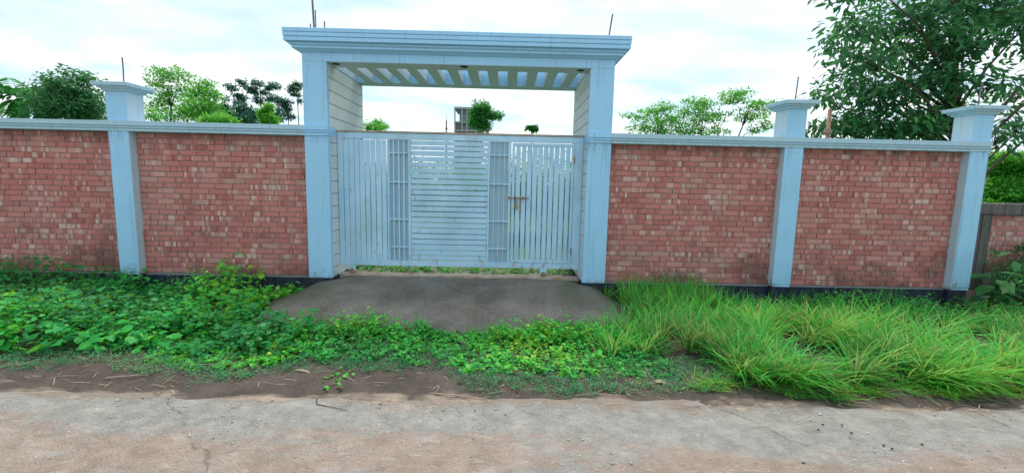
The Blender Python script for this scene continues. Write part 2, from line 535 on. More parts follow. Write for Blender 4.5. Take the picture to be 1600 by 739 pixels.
class MB:
    """collects boxes, sweeps and tubes; coordinates are world, the parent's location is taken off when built"""

    def __init__(self):
        self.v, self.f = [], []

    def add(self, v, f):
        n = len(self.v)
        self.v += [tuple(x) for x in v]
        self.f += [tuple(i + n for i in q) for q in f]
        return self

    def box(self, x0, x1, y0, y1, z0, z1, b=0.004):
        b = min(b, (x1 - x0) * .4, (y1 - y0) * .4, (z1 - z0) * .4)
        if b <= 0:
            v = [(x, y, z) for z in (z0, z1) for y in (y0, y1) for x in (x0, x1)]
            f = [(0, 2, 3, 1), (4, 5, 7, 6), (0, 1, 5, 4), (2, 6, 7, 3), (0, 4, 6, 2), (1, 3, 7, 5)]
            return self.add(v, f)
        # chamfered box, 24 vertices
        X, Y, Z = (x0, x1), (y0, y1), (z0, z1)
        v, idx = [], {}
        for i in (0, 1):
            for j in (0, 1):
                for k in (0, 1):
                    c = [X[i], Y[j], Z[k]]
                    s = [1 if a == 0 else -1 for a in (i, j, k)]
                    for ax in range(3):      # the vertex lying on the face normal to ax
                        p = [c[a] + (0 if a == ax else s[a] * b) for a in range(3)]
                        idx[(i, j, k, ax)] = len(v)
                        v.append(p)
        f = []
        for ax in range(3):
            o1, o2 = (ax + 1) % 3, (ax + 2) % 3
            for sd in (0, 1):
                q = []
                for (p, r) in ((0, 0), (1, 0), (1, 1), (0, 1)):
                    key = [0, 0, 0]
                    key[ax], key[o1], key[o2] = sd, p, r
                    q.append(idx[(*key, ax)])
                f.append(tuple(q if sd else q[::-1]))
        for ax in range(3):                  # edges parallel to ax
            o1, o2 = (ax + 1) % 3, (ax + 2) % 3
            for p in (0, 1):
                for r in (0, 1):
                    k0, k1 = [0, 0, 0], [0, 0, 0]
                    k0[o1] = k1[o1] = p
                    k0[o2] = k1[o2] = r
                    k0[ax], k1[ax] = 0, 1
                    q = [idx[(*k0, o1)], idx[(*k1, o1)], idx[(*k1, o2)], idx[(*k0, o2)]]
                    f.append(tuple(q if (p ^ r) else q[::-1]))
        for i in (0, 1):
            for j in (0, 1):
                for k in (0, 1):
                    q = [idx[(i, j, k, a)] for a in range(3)]
                    f.append(tuple(q if (i + j + k) % 2 else q[::-1]))
        return self.add(v, f)

    def ring(self, x0, x1, y0, y1, prof, cap=True):
        """prof: list of (outward offset, z) swept round the rectangle with mitred corners"""
        v, f = [], []
        for o, z in prof:
            v += [(x0 - o, y0 - o, z), (x1 + o, y0 - o, z), (x1 + o, y1 + o, z), (x0 - o, y1 + o, z)]
        for i in range(len(prof) - 1):
            a = i * 4
            for k in range(4):
                f.append((a + k, a + (k + 1) % 4, a + 4 + (k + 1) % 4, a + 4 + k))
        if cap:
            f.append((3, 2, 1, 0))
            n = (len(prof) - 1) * 4
            f.append((n, n + 1, n + 2, n + 3))
        return self.add(v, f)

    def extrude_x(self, x0, x1, prof):
        """closed profile of (y, z), counter-clockwise seen from +X"""
        n = len(prof)
        v = [(x0, y, z) for y, z in prof] + [(x1, y, z) for y, z in prof]
        f = [(i, n + i, n + (i + 1) % n, (i + 1) % n) for i in range(n)]
        f.append(tuple(range(n)))
        f.append(tuple(range(2 * n - 1, n - 1, -1)))
        return self.add(v, f)

    def tube(self, pts, radii, sides=6, cap=True):
        pts = [Vector(p) for p in pts]
        v, f = [], []
        up = Vector((0.31, 0.17, 0.93))
        for i, p in enumerate(pts):
            d = (pts[min(i + 1, len(pts) - 1)] - pts[max(i - 1, 0)]).normalized()
            a = d.cross(up)
            if a.length < 1e-3:
                a = d.cross(Vector((1, 0, 0)))
            a.normalize()
            b = d.cross(a)
            for k in range(sides):
                t = 2 * math.pi * k / sides
                v.append(p + (a * math.cos(t) + b * math.sin(t)) * radii[i])
        for i in range(len(pts) - 1):
            for k in range(sides):
                f.append((i * sides + k, i * sides + (k + 1) % sides, (i + 1) * sides + (k + 1) % sides, (i + 1) * sides + k))
        if cap:
            f.append(tuple(range(sides))[::-1])
            n = (len(pts) - 1) * sides
            f.append(tuple(range(n, n + sides)))
        return self.add(v, f)

    def build(self, name, mat, parent=None, smooth=False):
        off = Vector((0, 0, 0))
        p = parent
        while p is not None:
            off += Vector(p.location)
            p = p.parent
        v = [(a[0] - off.x, a[1] - off.y, a[2] - off.z) for a in self.v]
        return obj(name, mesh_py(name, v, self.f, mat, smooth), parent)


def box(name, mat, parent, x0, x1, y0, y1, z0, z1, b=0.004):
    return MB().box(x0, x1, y0, y1, z0, z1, b).build(name, mat, parent)


# ------------------------------------------------------------------ ground, road, ramp
def bumpy(x, y):
    return (0.009 * np.sin(2.1 * x + 0.7 * y) + 0.007 * np.sin(5.3 * x - 3.1 * y + 1.0) + 0.006 * np.sin(9.7 * x + 11.0 * y + 2.0)
            + 0.004 * np.sin(23.0 * x - 17.0 * y) + 0.003 * np.sin(31.0 * y + 19.0 * x))


def gz(x, y):
    x, y = np.asarray(x, float), np.asarray(y, float)
    v = np.interp(y, [-6.5, -3.5, -3.15, -2.7, -1.5, 0.0, 0.10, 0.14, 3.0], [-0.03, -0.03, -0.006, 0.004, -0.03, -0.055, -0.055, 0.13, 0.13])
    k = np.interp(y, [-3.5, -3.1, 0, 0.12, 0.2], [0.6, 1, 1, 0, 0.5])
    return v + bumpy(x, y) * k


gx = np.concatenate([[-500, -200, -80, -40, -25, -16, -12], np.arange(-9, 9.01, 0.09), [12, 16, 25, 40, 80, 200, 500]])
gy = np.concatenate([[-60, -20, -12, -8, -5], np.arange(-3.6, 0.11, 0.06), [0.14, 0.3, 0.6, 1, 2, 4, 7, 12, 20, 40, 80, 160, 350, 700]])
GX, GY = np.meshgrid(gx, gy)
GZ = gz(GX, GY)
nxg, nyg = len(gx), len(gy)
ii = (np.arange(nyg - 1)[:, None] * nxg + np.arange(nxg - 1)[None, :]).ravel()
gf = np.stack([ii, ii + 1, ii + 1 + nxg, ii + nxg], 1)
tag(obj('ground', mesh_np('ground', np.stack([GX, GY, GZ], -1).reshape(-1, 3), gf, M['soil'], smooth=True)),
    'brown soil verge and green field around the wall', kind='structure')

# the road: wavy broken edge dipping under the soil
rx = np.concatenate([[-300, -100, -40, -20, -12], np.arange(-8, 8.01, 0.05), [12, 20, 40, 100, 300]])
edge = (-3.14 + 0.035 * np.sin(1.3 * rx + 0.4) + 0.022 * np.sin(3.7 * rx) + 0.014 * np.sin(9.1 * rx + 1) + 0.010 * np.sin(21.0 * rx + 2)
        + 0.06 * np.exp(-((rx - 1.5) / 0.5) ** 2))
rows = [(0.05, -0.05), (0.015, -0.012), (0.0, 0.0), (-0.06, 0.006), (-0.2, 0.010), (-0.5, 0.013), (-1.0, 0.015), (-2.5, 0.017), (-4.5, 0.015), (-6.0, 0.0), (-6.1, -0.06)]
rv = np.concatenate([np.stack([rx, edge + dy, np.full_like(rx, dz) + (0.004 * np.sin(3 * rx + 5 * dy) + 0.003 * np.sin(8 * rx)) * (dz > 0.005)], 1) for dy, dz in rows])
n = len(rx)
ii = (np.arange(len(rows) - 1)[:, None] * n + np.arange(n - 1)[None, :]).ravel()
rf = np.stack([ii, ii + n, ii + n + 1, ii + 1], 1)
tag(obj('road', mesh_np('road', rv, rf, M['road'], smooth=True)), 'worn grey and pinkish cement road along the verge', kind='structure')

# ramp: fans out from the gate down to the verge
rp_y = [1.45, 0.35, 0.02, -0.14, -0.5, -0.9, -1.3, -1.55, -1.66]
rp_z = [0.195, 0.20, 0.20, 0.19, 0.145, 0.098, 0.055, 0.030, -0.05]
rp_l = [-2.40, -2.40, -2.42, -2.62, -2.76, -2.87, -2.88, -2.74, -2.66]
rp_r = [1.03, 1.03, 1.05, 1.22, 1.38, 1.49, 1.47, 1.38, 1.32]
v, f = [], []
NU = 25
for y, z, l, r in zip(rp_y, rp_z, rp_l, rp_r):
    for k in range(NU):
        tt = k / (NU - 1)
        x = l + (r - l) * tt
        e = min(tt, 1 - tt) * (r - l)
        rag = (0.025 * math.sin(9 * y + 1) + 0.018 * math.sin(23 * y)) * (y < -0.1)
        x += rag * (1 - tt if tt < 0.5 else -tt) * (1 if e < 0.3 else 0)
        zz = z - 0.02 * max(0, 1 - e / 0.10) + (0.006 * math.sin(5 * x + 3 * y) if 0 < k < NU - 1 else 0)
        v.append((x, y + (0.03 * math.sin(4 * x) if y < -1.2 else 0), zz))
for j in range(len(rp_y) - 1):
    for k in range(NU - 1):
        a = j * NU + k
        f.append((a, a + NU, a + NU + 1, a + 1))
nb = len(v)                                             # skirts at both sides
for side in (0, NU - 1):
    s0 = len(v)
    for j in range(len(rp_y)):
        x, y, z = v[j * NU + side]
        v.append((x + (-0.03 if side == 0 else 0.03), y, min(z - 0.02, -0.12)))
    for j in range(len(rp_y) - 1):
        q = (j * NU + side, s0 + j, s0 + j + 1, (j + 1) * NU + side)
        f.append(q if side == 0 else q[::-1])
tag(obj('ramp', mesh_py('ramp', v, f, M['ramp'], True)), 'stained dark concrete ramp fanning out below the gate', kind='structure')

# ------------------------------------------------------------------ boundary wall
PF = -0.106                    # front plane of piers and gate columns
BZ0, NC, CH = 0.222, 26, 0.0755   # first course, number of courses, course height
BL, BH, BJ = 0.240, 0.0755, 0.0095


def brick_mesh(L, H, D, mat, c=0.004):
    """brick face towards -Y, open back, chamfered front edges; origin at the middle of the face"""
    x, z = L / 2, H / 2
    v = [(-x + c, 0, -z + c), (x - c, 0, -z + c), (x - c, 0, z - c), (-x + c, 0, z - c),
         (-x, c, -z), (x, c, -z), (x, c, z), (-x, c, z), (-x, D, -z), (x, D, -z), (x, D, z), (-x, D, z)]
    f = [(0, 1, 2, 3)]
    for k in range(4):
        n = (k + 1) % 4
        f.append((4 + k, 4 + n, n, k))
        f.append((8 + k, 8 + n, 4 + n, 4 + k))
    return mesh_py('brick', v, f, mat)


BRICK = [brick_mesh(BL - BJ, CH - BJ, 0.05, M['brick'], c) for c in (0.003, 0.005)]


def lay_bricks(parent, x0, x1, z0, nc, y=0.0, ch=CH, mod=BL, meshes=BRICK, seed=0):
    r = random.Random(seed)
    px, py, pz = parent.location
    shift = r.uniform(0, mod)
    for row in range(nc):
        st = (shift + (0.5 if row % 2 else 0) * mod + r.uniform(-0.035, 0.035)) % mod
        x = x0 - (mod - st)
        while x < x1 - 0.012:
            a, b = max(x, x0 - 0.004), min(x + mod, x1 + 0.004)
            x += mod
            if b - a < 0.03:
                continue
            o = bpy.data.objects.new('brick', meshes[r.random() < 0.4])
            o.scale = ((b - a - BJ) / (mod - BJ), 1, 1 + r.uniform(-0.03, 0.02))
            o.location = ((a + b) / 2 - px, y + r.uniform(-0.003, 0.003) - py, z0 + (row + 0.5) * ch + r.uniform(-0.0012, 0.0012) - pz)
            o.rotation_euler = (r.uniform(-0.012, 0.012), r.uniform(-0.004, 0.004), r.uniform(-0.008, 0.008))
            link(o, parent)


def coping_profile(zt):
    y = PF
    return [(0.16, zt - 0.13), (0.16, zt), (y - 0.034, zt - 0.002), (y - 0.036, zt - 0.062), (y - 0.016, zt - 0.066), (y - 0.016, zt - 0.071),
            (y - 0.026, zt - 0.077), (y - 0.028, zt - 0.086), (y - 0.024, zt - 0.096), (y - 0.010, zt - 0.099), (y - 0.010, zt - 0.104),
            (y - 0.014, zt - 0.106), (y - 0.014, zt - 0.135), (0.02, zt - 0.138)]


def brick_bay(x0, x1, zt, label, seed, lip=(0, 0)):
    w = thing('brick_wall', label, 'wall', ((x0 + x1) / 2, 0, -0.1), 'brick bays of the boundary wall')
    box('mortar_core', M['mortar'], w, x0, x1, 0.013, 0.13, BZ0 - 0.03, zt - 0.12, 0)
    box('plinth', M['plinth'], w, x0, x1, -0.022, 0.15, -0.25, 0.196, 0.006)
    MB().extrude_x(x0, x1, [(0.02, 0.199), (0.02, 0.221), (-0.004, 0.219), (-0.026, 0.203), (-0.026, 0.199)]).build('plinth_ledge', M['plinth_top'], w)
    cp = MB().extrude_x(x0 + 0.001, x1 - 0.001, coping_profile(zt)).build('coping', M['paint_cap'], w)
    lay_bricks(w, x0, x1, BZ0, NC, seed=seed)
    return w


ZL, ZR = 2.322, 2.308
brick_bay(-7.88, -5.42, ZL, 'weathered red brick bay cut off by the left edge of the photograph', 11)
brick_bay(-5.147, -2.78, ZL, 'red brick wall bay with dark mould, between the left pier and the gateway', 12)
brick_bay(1.41, 3.808, ZR, 'red brick wall bay directly right of the gateway, behind the tallest grass', 13)
brick_bay(4.07, 6.391, ZR, 'red brick wall bay between the two capped piers on the right', 14)


def pier(x0, x1, zt, znk, zcap, label, bar):
    y1 = 0.181
    xm = (x0 + x1) / 2
    w = thing('wall_pier', label, 'pillar', (xm, 0, -0.1), 'capped piers of the boundary wall')
    # shaft with a slightly chipped, tapered foot
    MB().ring(x0, x1, PF, y1, [(-0.012, 0.215), (0.0, 0.255), (0.0, zt - 0.13)]).build('shaft', M['paint_lit_side'], w)
    MB().ring(x0 + 0.002, x1 - 0.002, PF - 0.004, PF + 0.006, [(-0.010, 0.217), (0.0, 0.257), (0.0, zt - 0.131)]).build('sky_tint_face', M['paint'], w)  # thin slab added to hold the skylight tint of the front
    box('plinth', M['plinth'], w, x0 + 0.006, x1 - 0.006, PF + 0.012, y1, -0.25, 0.212, 0.006)
    MB().extrude_x(x0 - 0.001, x1 + 0.001, coping_profile(zt + 0.0005)).build('coping_band', M['paint_cap'], w)
    MB().ring(x0, x1, PF, y1, [(0.0, zt - 0.01), (0.0, znk)]).build('neck', M['paint_lit_side'], w)
    MB().ring(x0 + 0.002, x1 - 0.002, PF - 0.004, PF + 0.006, [(0.0, zt - 0.011), (0.0, znk - 0.005)]).build('sky_tint_face', M['paint'], w)  # same skylight-tinted front slab on the neck
    cap = MB().ring(x0, x1, PF, y1, [(0.0, znk - 0.004), (0.026, znk), (0.028, znk + 0.022), (0.036, znk + 0.026), (0.056, znk + 0.030),
                                     (0.060, znk + 0.050), (0.066, znk + 0.054), (0.098, znk + 0.058), (0.100, zcap - 0.004), (0.094, zcap)]).build('cap', M['paint_cap'], w)
    for k in (-1, 0, 1):                                  # little nail marks under the coping and above the foot
        for zq in (zt - 0.20, 0.31):
            box('nail_mark', M['dark'], w, xm + k * 0.07 - 0.009, xm + k * 0.07 + 0.009, PF - 0.0055, PF + 0.01, zq - 0.002, zq + 0.002, 0)
    (bx, bz0), (tx, tz) = bar
    MB().tube([(bx, 0.0, zcap - 0.05), ((bx + tx) / 2 + 0.004, 0.0, (bz0 + tz) / 2), (tx, 0.0, tz)], [0.009] * 3, 6).build('reinforcing_bar', M['rebar'], w)
    return w


pier(-5.420, -5.147, ZL, 2.71, 2.815, 'pale blue capped pier standing alone in the left wall', ((-5.25, 2.86), (-5.242, 3.17)))
pier(3.808, 4.070, ZR, 2.692, 2.797, 'pale blue capped pier between the two right-hand brick bays', ((3.949, 2.84), (3.968, 3.14)))
pier(6.391, 6.660, ZR, 2.680, 2.785, 'pale blue capped pier at the right-hand end of the wall', ((6.51, 2.82), (6.54, 3.13)))

# ------------------------------------------------------------------ gateway
GX0, GX1, GX2, GX3 = -2.780, -2.456, 1.084, 1.408       # outer/inner faces of the two columns
ZB = 3.156                                               # underside of the canopy
YB = 1.372                                               # back of the gateway
gw = thing('gateway_arch', 'pale blue concrete gateway with slotted canopy over the gate', 'gateway', (-0.69, 0.6, 0.0))
BK = 0.1755
for x0, x1, zt in ((GX0, GX1, ZL), (GX2, GX3, ZR)):
    core = MB().box(x0 + 0.010, x1 - 0.010, PF + 0.02, YB - 0.01, 0.21, ZB, 0).build('column', M['dark'], gw)
    MB().ring(x0, x1, PF, PF + 0.055, [(-0.004, 0.216), (0.0, 0.235), (0.0, ZB - 0.004), (-0.003, ZB)]).build('sky_tint_face', M['paint'], core)
    MB().box(x0 + 0.004, x1 - 0.004, PF + 0.012, YB - 0.02, -0.2, 0.213, 0.006).build('foot', M['plinth'], core)
    z = ZB - 0.003
    k = 0
    while z > 0.24:
        zl = max(z - BK + 0.006, 0.222)
        MB().box(x0 + 0.0015, x1 - 0.0015, PF + 0.057, YB, zl, z, 0.006).build('block', M['paint_lit_white'], core)
        z -= BK
        k += 1
    # the wall coping is carried across the face of the column
    MB().extrude_x(x0 - 0.001, x1 + 0.001, [(max(y, PF + 0.002) if y > PF else y, q) for y, q in coping_profile(zt + 0.0005)]).build('coping_band', M['paint'], core)
    for q in (-0.09, 0.0, 0.09):
        for zq in (zt - 0.21, ZB - 0.075):
            box('nail_mark', M['dark'], core, (x0 + x1) / 2 + q - 0.009, (x0 + x1) / 2 + q + 0.009, PF - 0.0015, PF + 0.01, zq - 0.002, zq + 0.002, 0)

# canopy: front beam, back beam, ribs between thirteen slots, cornice all round
SY0, SY1, SW, SP = 0.19, 1.12, 0.140, 0.285
box('front_beam', M['soffit'], gw, GX0 + 0.004, GX3 - 0.004, PF + 0.004, SY0, ZB + 0.001, 3.40, 0)
box('back_beam', M['soffit'], gw, GX0 + 0.004, GX3 - 0.004, SY1, YB, ZB + 0.001, 3.50, 0)
MB().ring(GX0, GX3, PF, PF + 0.05, [(0.0, ZB + 0.004), (0.0, 3.276)]).build('fascia', M['paint'], gw)
box('slot_lining', M['paint'], gw, GX1 + 0.002, GX2 - 0.002, SY1 - 0.006, SY1 - 0.001, ZB + 0.004, 3.495, 0)
xs0 = GX1
for k in range(13):
    a = xs0 + k * SP + SW
    b = xs0 + (k + 1) * SP if k < 12 else GX3 - 0.004
    a = min(a, GX2 - 0.002) if k == 12 else a
    box('rib', M['soffit'], gw, a, b, SY0 + 0.001, SY1 - 0.008, ZB + 0.0015, 3.33, 0.003)
box('rib', M['soffit'], gw, GX0 + 0.004, GX1 + 0.001, SY0 + 0.001, SY1 - 0.001, ZB + 0.0015, 3.33, 0.003)


def rim(name, mat, prof):
    """hollow cornice ring: outer profile, straight inner face, so the slots stay open to the sky"""
    inner = [(-0.16, prof[-1][1]), (-0.16, prof[0][1])]
    m = MB()
    m.ring(GX0, GX3, PF, YB, list(prof) + inner + [prof[0]], cap=False)
    return m.build(name, mat, gw)


rim('cornice', M['paint'], [(0.001, 3.268), (0.020, 3.272), (0.050, 3.290), (0.082, 3.300), (0.090, 3.303), (0.090, 3.330), (0.100, 3.333),
                            (0.112, 3.338), (0.120, 3.348), (0.118, 3.360), (0.110, 3.364), (0.150, 3.368)])
for k in range(3):
    z0 = 3.370 + k * 0.0555
    o = (0.160, 0.165, 0.168)[k]
    rim('parapet_course', M['paint'], [(o - 0.004, z0), (o, z0 + 0.004), (o, z0 + 0.0475), (o - 0.005, z0 + 0.0515), (o - 0.012, z0 + 0.0545)])
for x, y in ((-2.365, 0.0), (-0.628, -0.02), (0.968, 0.02)):
    m = MB()
    m.tube([(x, y, ZB - 0.004), (x, y, ZB + 0.0)], [0.050, 0.054], 16)
    d = m.build('downlight', M['dark'], gw)
for (x0, z0, x1, z1, rr) in ((-2.647, 3.5, -2.664, 4.05, 0.014), (-2.697, 3.5, -2.698, 3.665, 0.009), (-2.625, 3.5, -2.627, 3.84, 0.009),
                             (-2.510, 3.5, -2.508, 3.70, 0.010), (1.317, 3.5, 1.366, 3.89, 0.011)):
    MB().tube([(x0, 0.0, z0), (x1, 0.0, z1)], [rr, rr], 6).build('reinforcing_bar', M['rebar'], gw)

# ------------------------------------------------------------------ sliding gate
GY = 0.20
GT = 0.022
gate = thing('sliding_gate', 'pale blue slatted steel sliding gate with a wicket door', 'gate', (-0.69, GY, 0.2))


def gbar(name, x0, x1, z0, z1, y0=-GT, y1=GT, mat='gate', par=None, b=0.003):
    return box(name, M[mat], par or gate, x0, x1, GY + y0, GY + y1, z0, z1, b)


gbar('top_rail', -2.445, 1.072, 2.186, 2.272)
gbar('rail_cap', -2.450, 1.076, 2.274, 2.300, -0.032, 0.032, 'rail_cap')
gbar('bottom_rail', -2.445, 1.072, 0.357, 0.430)
gbar('stile', -2.445, -2.376, 0.431, 2.185)
g = [-2.370, -2.292, -2.213, -2.139, -2.060, -1.986, -1.907, -1.824, -1.750]
for a, b in zip(g, g[1:] + [-1.7125]):
    gbar('upright_slat', a + 0.0050, b - 0.0050, 0.432, 2.18, -0.014, 0.014).rotation_euler = (0, random.uniform(-.0016, .0016), random.uniform(-.002, .002))


def ladder(edges, rows, x0, x1):
    gbar('ladder_stile', x0, edges[0][0], 0.431, 2.185)
    gbar('ladder_stile', edges[-1][1], x1, 0.431, 2.185)
    for (a, b), (c, d) in zip(edges, edges[1:]):
        gbar('ladder_bar', b, c, 0.432, 2.184, -0.020, 0.0)
    for z in rows:
        gbar('ladder_rung', edges[0][0] + 0.001, edges[-1][1] - 0.001, z - 0.010, z + 0.010, -0.026, 0.004)
    gbar('backing_sheet', edges[0][0] + 0.002, edges[-1][1] - 0.002, 0.432, 2.184, 0.012, 0.016, 'gate_sheet', b=0)


rungs = (1.996, 1.583, 1.042, 0.636)
ladder([(-1.704, -1.659), (-1.638, -1.585), (-1.563, -1.514), (-1.490, -1.440)], rungs, -1.7125, -1.402)
ladder([(-0.266, -0.208), (-0.196, -0.136), (-0.124, -0.062), (-0.048, 0.006)], rungs, -0.296, 0.043)
hz = [2.182, 2.108, 2.038, 1.956, 1.878, 1.796, 1.717, 1.637, 1.556, 1.479, 1.402, 1.320, 1.242, 1.163, 1.081, 1.003, 0.922, 0.839, 0.759,
      0.679, 0.595, 0.515, 0.440]
for a, b in zip(hz, hz[1:]):
    gbar('cross_slat', -1.400, -0.298, b + 0.0055, a - 0.0055, -0.014, 0.014).rotation_euler = (0, random.uniform(-.0028, .0028), random.uniform(-.002, .002))
gbar('stile', 0.956, 1.072, 0.431, 2.185)
# wicket door
door = gbar('wicket_door', 0.056, 0.098, 0.440, 2.176)
gbar('door_rail', 0.099, 0.948, 2.130, 2.176, par=door)
gbar('door_rail', 0.099, 0.948, 0.440, 0.468, par=door)
gbar('door_stile', 0.912, 0.948, 0.4685, 2.1295, par=door)
dg = [(0.097, 0.113), (0.178, 0.195), (0.259, 0.274), (0.339, 0.352), (0.418, 0.431), (0.498, 0.513), (0.576, 0.590), (0.654, 0.667),
      (0.737, 0.750), (0.818, 0.833), (0.896, 0.913)]
for (a, b), (c, d) in zip(dg, dg[1:]):
    gbar('door_slat', b, c, 0.4685, 2.1295, -0.014, 0.014, par=door)
for zq in (0.62, 1.95):
    MB().tube([(0.951, GY - 0.024, zq - 0.05), (0.951, GY - 0.024, zq + 0.05)], [0.010, 0.010], 8).build('hinge', M['rust'], door)
# slide bolt
MB().tube([(0.005, GY - 0.040, 1.390), (0.310, GY - 0.040, 1.394)], [0.009, 0.009], 8).build('bolt_rod', M['rust'], door)
for x in (0.025, 0.120, 0.195, 0.235):
    MB().box(x - 0.013, x + 0.013, GY - 0.050, GY - 0.018, 1.374, 1.408, 0.003).build('bolt_staple', M['rust'], door)
for x, z0 in ((0.110, 1.28), (0.190, 1.17)):
    MB().box(x - 0.007, x + 0.007, GY - 0.029, GY - 0.0225, z0, 1.373, 0.001).build('bolt_strap', M['rust'], door)
for x in (-2.28, 0.55):
    wbr = MB().box(x - 0.05, x + 0.05, GY - 0.02, GY + 0.02, 0.262, 0.3565, 0.003).build('roller_bracket', M['gate'], gate)
    MB().tube([(x, GY - 0.030, 0.262), (x, GY + 0.030, 0.262)], [0.045, 0.045], 14).build('roller_wheel', M['rust'], gate)
lk = thing('padlock', 'small brass padlock hanging from the wicket door bolt', 'padlock', (0.124, GY - 0.052, 1.235))
m = MB()
m.box(0.102, 0.146, GY - 0.066, GY - 0.044, 1.232, 1.300, 0.006)
m.build('lock_body', M['brass'], lk)
MB().tube([(0.110, GY - 0.055, 1.298), (0.110, GY - 0.055, 1.335), (0.117, GY - 0.055, 1.352), (0.124, GY - 0.055, 1.357), (0.131, GY - 0.055, 1.352), (0.138, GY - 0.055, 1.335),
           (0.138, GY - 0.055, 1.298)], [0.005] * 7, 6).build('shackle', M['rebar'], lk)
tr = thing('gate_track', 'pair of rusty pale steel rails set in the ramp under the gate', 'track', (-0.69, GY, 0.19))
for dy in (-0.035, 0.075):
    MB().box(-2.45, 1.08, GY + dy - 0.012, GY + dy + 0.012, 0.17, 0.232, 0.003).build('rail', M['rail_cap'], tr)

# ------------------------------------------------------------------ neighbour's wall on the right
nw = thing('neighbour_wall', 'old grey concrete framed brick wall beyond the right end pier', 'wall', (8.2, 0.45, -0.1))
box('post', M['old_concrete'], nw, 7.10, 7.36, 0.34, 0.60, -0.2, 1.285, 0.01)
box('post_fillet', M['old_concrete'], nw, 7.19, 7.27, 0.325, 0.339, -0.2, 1.28, 0.006)
box('top_beam', M['old_concrete'], nw, 7.06, 9.90, 0.32, 0.62, 1.290, 1.462, 0.012)
box('mortar_core', M['mortar'], nw, 7.36, 9.85, 0.4265, 0.56, -0.2, 1.29, 0)
lay_bricks(nw, 7.37, 9.3, 0.40, 11, y=0.42, ch=0.0795, seed=5)


# ------------------------------------------------------------------ foliage helpers
def unit(v):
    return v / np.maximum(np.linalg.norm(v, axis=-1, keepdims=True), 1e-9)


def leaf_template(kind):
    if kind == 'round':       # heart-shaped broad leaf with a raised rim, base at the origin, axis +X
        pts = [(0, 0, 0), (-0.08, 0.26, 0.05), (0.22, 0.48, 0.09), (0.62, 0.40, 0.05), (1.0, 0.0, -0.10), (0.62, -0.40, 0.05), (0.22, -0.48, 0.09), (-0.08, -0.26, 0.05), (0.45, 0, -0.02)]
        f = [(8, 0, 1), (8, 1, 2), (8, 2, 3), (8, 3, 4), (8, 4, 5), (8, 5, 6), (8, 6, 7), (8, 7, 0)]
        f = [tuple(reversed(q)) for q in f]
    elif kind == 'ovate':     # pointed leaf folded along its midrib
        pts = [(0, 0, 0), (0.38, 0.24, 0.07), (1.0, 0, -0.12), (0.38, -0.24, 0.07), (0.5, 0, 0.0)]
        f = [(0, 4, 1), (1, 4, 2), (0, 3, 4), (3, 2, 4)]
    elif kind == 'long':      # long drooping tree leaf
        pts = [(0, 0, 0), (0.30, 0.15, 0.03), (0.68, 0.15, -0.03), (1.0, 0, -0.2), (0.68, -0.15, -0.03), (0.30, -0.15, 0.03), (0.5, 0, -0.04)]
        f = [(0, 6, 1), (1, 6, 2), (2, 6, 3), (3, 6, 4), (4, 6, 5), (5, 6, 0)]
    else:                     # tiny: a kite of two triangles
        pts = [(0, 0, 0), (0.45, 0.28, 0.04), (1.0, 0, 0), (0.45, -0.28, 0.04)]
        f = [(0, 2, 1), (0, 3, 2)]
    return np.array(pts, float), np.array(f, int)


def leaves(pos, axis, size, kind, rnd, up_tilt=0.35, width=1.0, r=rng):
    """one leaf per row of pos; axis = direction of the leaf; returns verts, faces, per-vertex rnd"""
    T, F = leaf_template(kind)
    n = len(pos)
    a = unit(np.asarray(axis, float))
    up = np.tile([0.0, 0, 1], (n, 1)) + r.normal(0, up_tilt, (n, 3))
    s = unit(np.cross(up, a))
    w = np.cross(a, s)
    size = np.asarray(size, float).reshape(n, 1, 1)
    V = (T[None, :, 0:1] * a[:, None] + width * T[None, :, 1:2] * s[:, None] + T[None, :, 2:3] * w[:, None]) * size + np.asarray(pos)[:, None]
    k = len(T)
    FF = (F[None] + (np.arange(n) * k)[:, None, None]).reshape(-1, 3)
    return V.reshape(-1, 3), FF, np.repeat(np.asarray(rnd), k)


class Soup:
    def __init__(self):
        self.V, self.F, self.R, self.n = [], [], [], 0

    def add(self, v, f, r):
        self.V.append(v)
        self.F.append(f + self.n)
        self.R.append(r)
        self.n += len(v)

    def strips(self, P, W, S, rnd):
        """P (n,m,3) centre lines, W (n,m) half widths, S (n,3) side vectors -> triangle ribbons"""
        n, m, _ = P.shape
        A = P + S[:, None] * W[..., None]
        B = P - S[:, None] * W[..., None]
        V = np.stack([A, B], 2).reshape(n, m * 2, 3)
        b = np.arange(m - 1) * 2
        q = np.concatenate([np.stack([b, b + 1, b + 3], 1), np.stack([b, b + 3, b + 2], 1)])
        F = (q[None] + (np.arange(n) * m * 2)[:, None, None]).reshape(-1, 3)
        self.add(V.reshape(-1, 3), F, np.repeat(rnd, m * 2) if np.ndim(rnd) == 1 else np.repeat(rnd, 2, axis=1).ravel())

    def build(self, name, mat, parent=None):
        V, F, R = np.concatenate(self.V), np.concatenate(self.F), np.concatenate(self.R)
        if parent is not None:
            V = V - np.array(parent.location)
        return obj(name, mesh_np(name, V, F, mat, R), parent)


def dirs(n, el_lo, el_hi, r=rng):
    az = r.uniform(0, 2 * np.pi, n)
    el = np.radians(r.uniform(el_lo, el_hi, n))
    return np.stack([np.cos(az) * np.cos(el), np.sin(az) * np.cos(el), np.sin(el)], 1)


